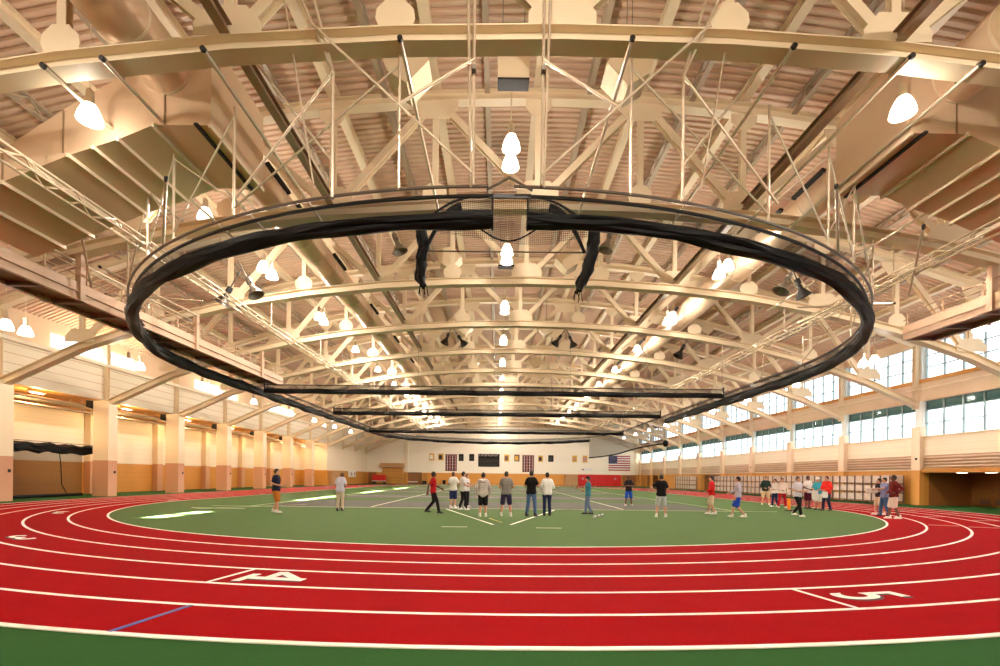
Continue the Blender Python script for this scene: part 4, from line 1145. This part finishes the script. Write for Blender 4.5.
P('person in black tee and blue shorts facing with folded arms far out on the court', 7.55, 27.7, 1.73, 175, (26, 24, 28), (30, 80, 180), 'crossed', 'crossed', 'wide', skin='skin_dark')
P('person in black tee and pale grey shorts with left elbow out, seen from behind', 6.72, 19.73, 1.77, 5, (22, 18, 20), (186, 186, 196), 'hip', 'clasp', 'wide')
P('person in red jacket and khaki shorts facing left', 9.68, 21.73, 1.74, -70, (206, 26, 30), (214, 192, 160), 'clasp', 'clasp', 'step', 'long', hem=.82)
P('person in lilac grey top and bright blue shorts walking', 9.97, 19.91, 1.72, -60, (198, 186, 204), (36, 74, 196), 'down', 'swingf', 'walk', 'long')
P('person in dark green jacket and khaki shorts before the racks', 17.01, 30.49, 1.82, -150, (28, 48, 44), (216, 190, 150), 'fore', 'clasp', 'wide', 'long')
P('person in white top and navy trousers at the left of the group by the racks', 16.38, 28.35, 1.66, -100, (232, 222, 216), (34, 40, 84), 'fore', 'fore', 'step', 'long', False)
P('person in pale top and loose red trousers', 16.24, 27.41, 1.71, -160, (228, 206, 196), (178, 16, 34), 'down', 'clasp', 'wide', 'long', False, hair='hair_brown')
P('person in pale patterned shirt and black trousers stepping on the green', 13.18, 21.1, 1.76, 160, (206, 202, 212), (22, 20, 24), 'fore', 'fore', 'walk', 'short', False, hair='hair_brown')
P('person in white shirt and maroon shorts in the group by the racks', 17.25, 26.72, 1.84, 170, (232, 218, 214), (84, 20, 40), 'fore', 'clasp', 'stand', skin='skin_dark', shoes='shoe_dark')
P('person in white cap, turquoise shirt and white shorts', 17.27, 25.91, 1.74, -120, (64, 172, 196), (240, 234, 226), 'fore', 'clasp', 'stand', cap=(240, 238, 232), shoes='shoe_dark')
P('person in bright red top and navy trousers at the right of the group', 17.23, 25.15, 1.82, -110, (228, 44, 36), (34, 38, 70), 'clasp', 'clasp', 'step', 'long', False, 'shoe_dark', hem=.86)
P('person in dark top and khaki shorts half hidden behind the blue shirt', 17.96, 22.6, 1.72, -80, (44, 24, 30), (220, 190, 156), 'reach', 'fore', 'step')
P('person in blue checked shirt and jeans with one arm out, on the track', 17.47, 21.68, 1.76, -85, (124, 128, 168), (62, 92, 132), 'reach', 'fore', 'step', 'short', False, 'shoe_dark')
P('person in maroon jacket and white shorts standing on the red track', 16.74, 20.29, 1.86, -75, (104, 28, 28), (236, 218, 208), 'hip', 'clasp', 'step', 'long', skin='skin_dark')
# things they hold or that stand near them
def sheet(name, label, cat, x, y, z, w_, h, rz, m):
    b = MB(); n = 6
    vs = [(-w_ / 2 + w_ * i / n, .02 * sin(i * 1.4 + j) + (.03 if s else 0), -h * j / 4) for s in (0, 1) for j in range(5) for i in range(n + 1)]
    k = (n + 1) * 5
    fs = []
    for j in range(4):
        for i in range(n):
            a = j * (n + 1) + i
            fs += [(a, a + 1, a + n + 2, a + n + 1), (k + a, k + a + n + 1, k + a + n + 2, k + a + 1)]
    edge = [i for i in range(n + 1)] + [j * (n + 1) + n for j in range(1, 5)] + [4 * (n + 1) + i for i in range(n - 1, -1, -1)] + [j * (n + 1) for j in range(3, 0, -1)]
    for i in range(len(edge)): a, c = edge[i], edge[(i + 1) % len(edge)]; fs.append((a, k + a, k + c, c))
    b.add(vs, fs); o = b.obj(name, m, smooth=True, loc=(x, y, z)); o.rotation_euler = (0, 0, rz)
    return tag(o, label, cat)
sheet('towel', 'white towel held against the turquoise shirt', 'towel', 17.02, 25.72, 1.06, .42, .5, .3, M['sole'])
sheet('paper_pad', 'white pad held by the person in the bright red top', 'paper', 17.02, 24.95, 1.02, .3, .32, .2, M['sole'])
sheet('shirt_bundle', 'pale bundle of cloth held out beside the blue checked shirt', 'cloth', 16.95, 21.75, 1.28, .55, .22, .1, M['carton'])
t = thing('marker_post', 'orange soft marker post standing beside the black trousers on the green', 'marker', (15.05, 24.8, .012))
MB().lathe([(.0, .05), (.07, .05), (.08, .3), (.07, .6), (.04, .65), (0, .65)], n=14).obj('post', cloth(236, 140, 44), t, True)
MB().lathe([(0, 0), (.2, 0), (.2, .05), (0, .06)], n=14).obj('base', M['black'], t)
t = thing('baton', 'white stick with dark bands lying on the green near the teal tee', 'baton', (4.15, 19.75, .05)); t.rotation_euler = (0, 0, math.atan2(1.33, .65))
MB().tube([(-.74, 0, 0), (.74, 0, 0)], .035, 8).obj('rod', M['white'], t)
for x in (-.3, .3): MB().tube([(x - .08, 0, 0), (x + .08, 0, 0)], .038, 8).obj('dark_band', M['black'], t)

# ------------------------------------------------------------------ daylight, camera, view
wd = bpy.data.worlds.new('sky'); bpy.context.scene.world = wd; wd.use_nodes = True
bg = wd.node_tree.nodes['Background']; bg.inputs[0].default_value = (.90, .97, 1.0, 1); bg.inputs[1].default_value = 2.6
sl = bpy.data.lights.new('sun', 'SUN'); sl.energy = 220; sl.angle = math.radians(.5); sl.color = (1, .96, .9)
so = bpy.data.objects.new('sun', sl); C.objects.link(so)
so.rotation_euler = Vector((1, 0, -.642)).to_track_quat('-Z', 'Y').to_euler()
sc = bpy.context.scene
cd = bpy.data.cameras.new('camera'); cam = bpy.data.objects.new('camera', cd); C.objects.link(cam); sc.camera = cam
cd.sensor_fit = 'HORIZONTAL'; cd.sensor_width = 36; cd.lens = 480 / 1000 * 36; cd.shift_x = .002; cd.shift_y = .144; cd.clip_end = 400; cd.clip_start = .05
cam.matrix_world = Matrix.Translation((0, 0, 1.59)) @ Matrix.Rotation(PI / 2, 4, 'X') @ Matrix.Rotation(.0111, 4, 'Z')
sc.view_settings.view_transform = 'Standard'; sc.view_settings.look = 'None'; sc.view_settings.exposure = 0.33; sc.view_settings.gamma = 1
sc.view_settings.use_curve_mapping = False
sc.cycles.use_denoising = True
sc.cycles.max_bounces = 8; sc.cycles.diffuse_bounces = 5; sc.cycles.transparent_max_bounces = 24
sc.cycles.caustics_reflective = False; sc.cycles.caustics_refractive = False
sc.cycles.sample_clamp_indirect = 6
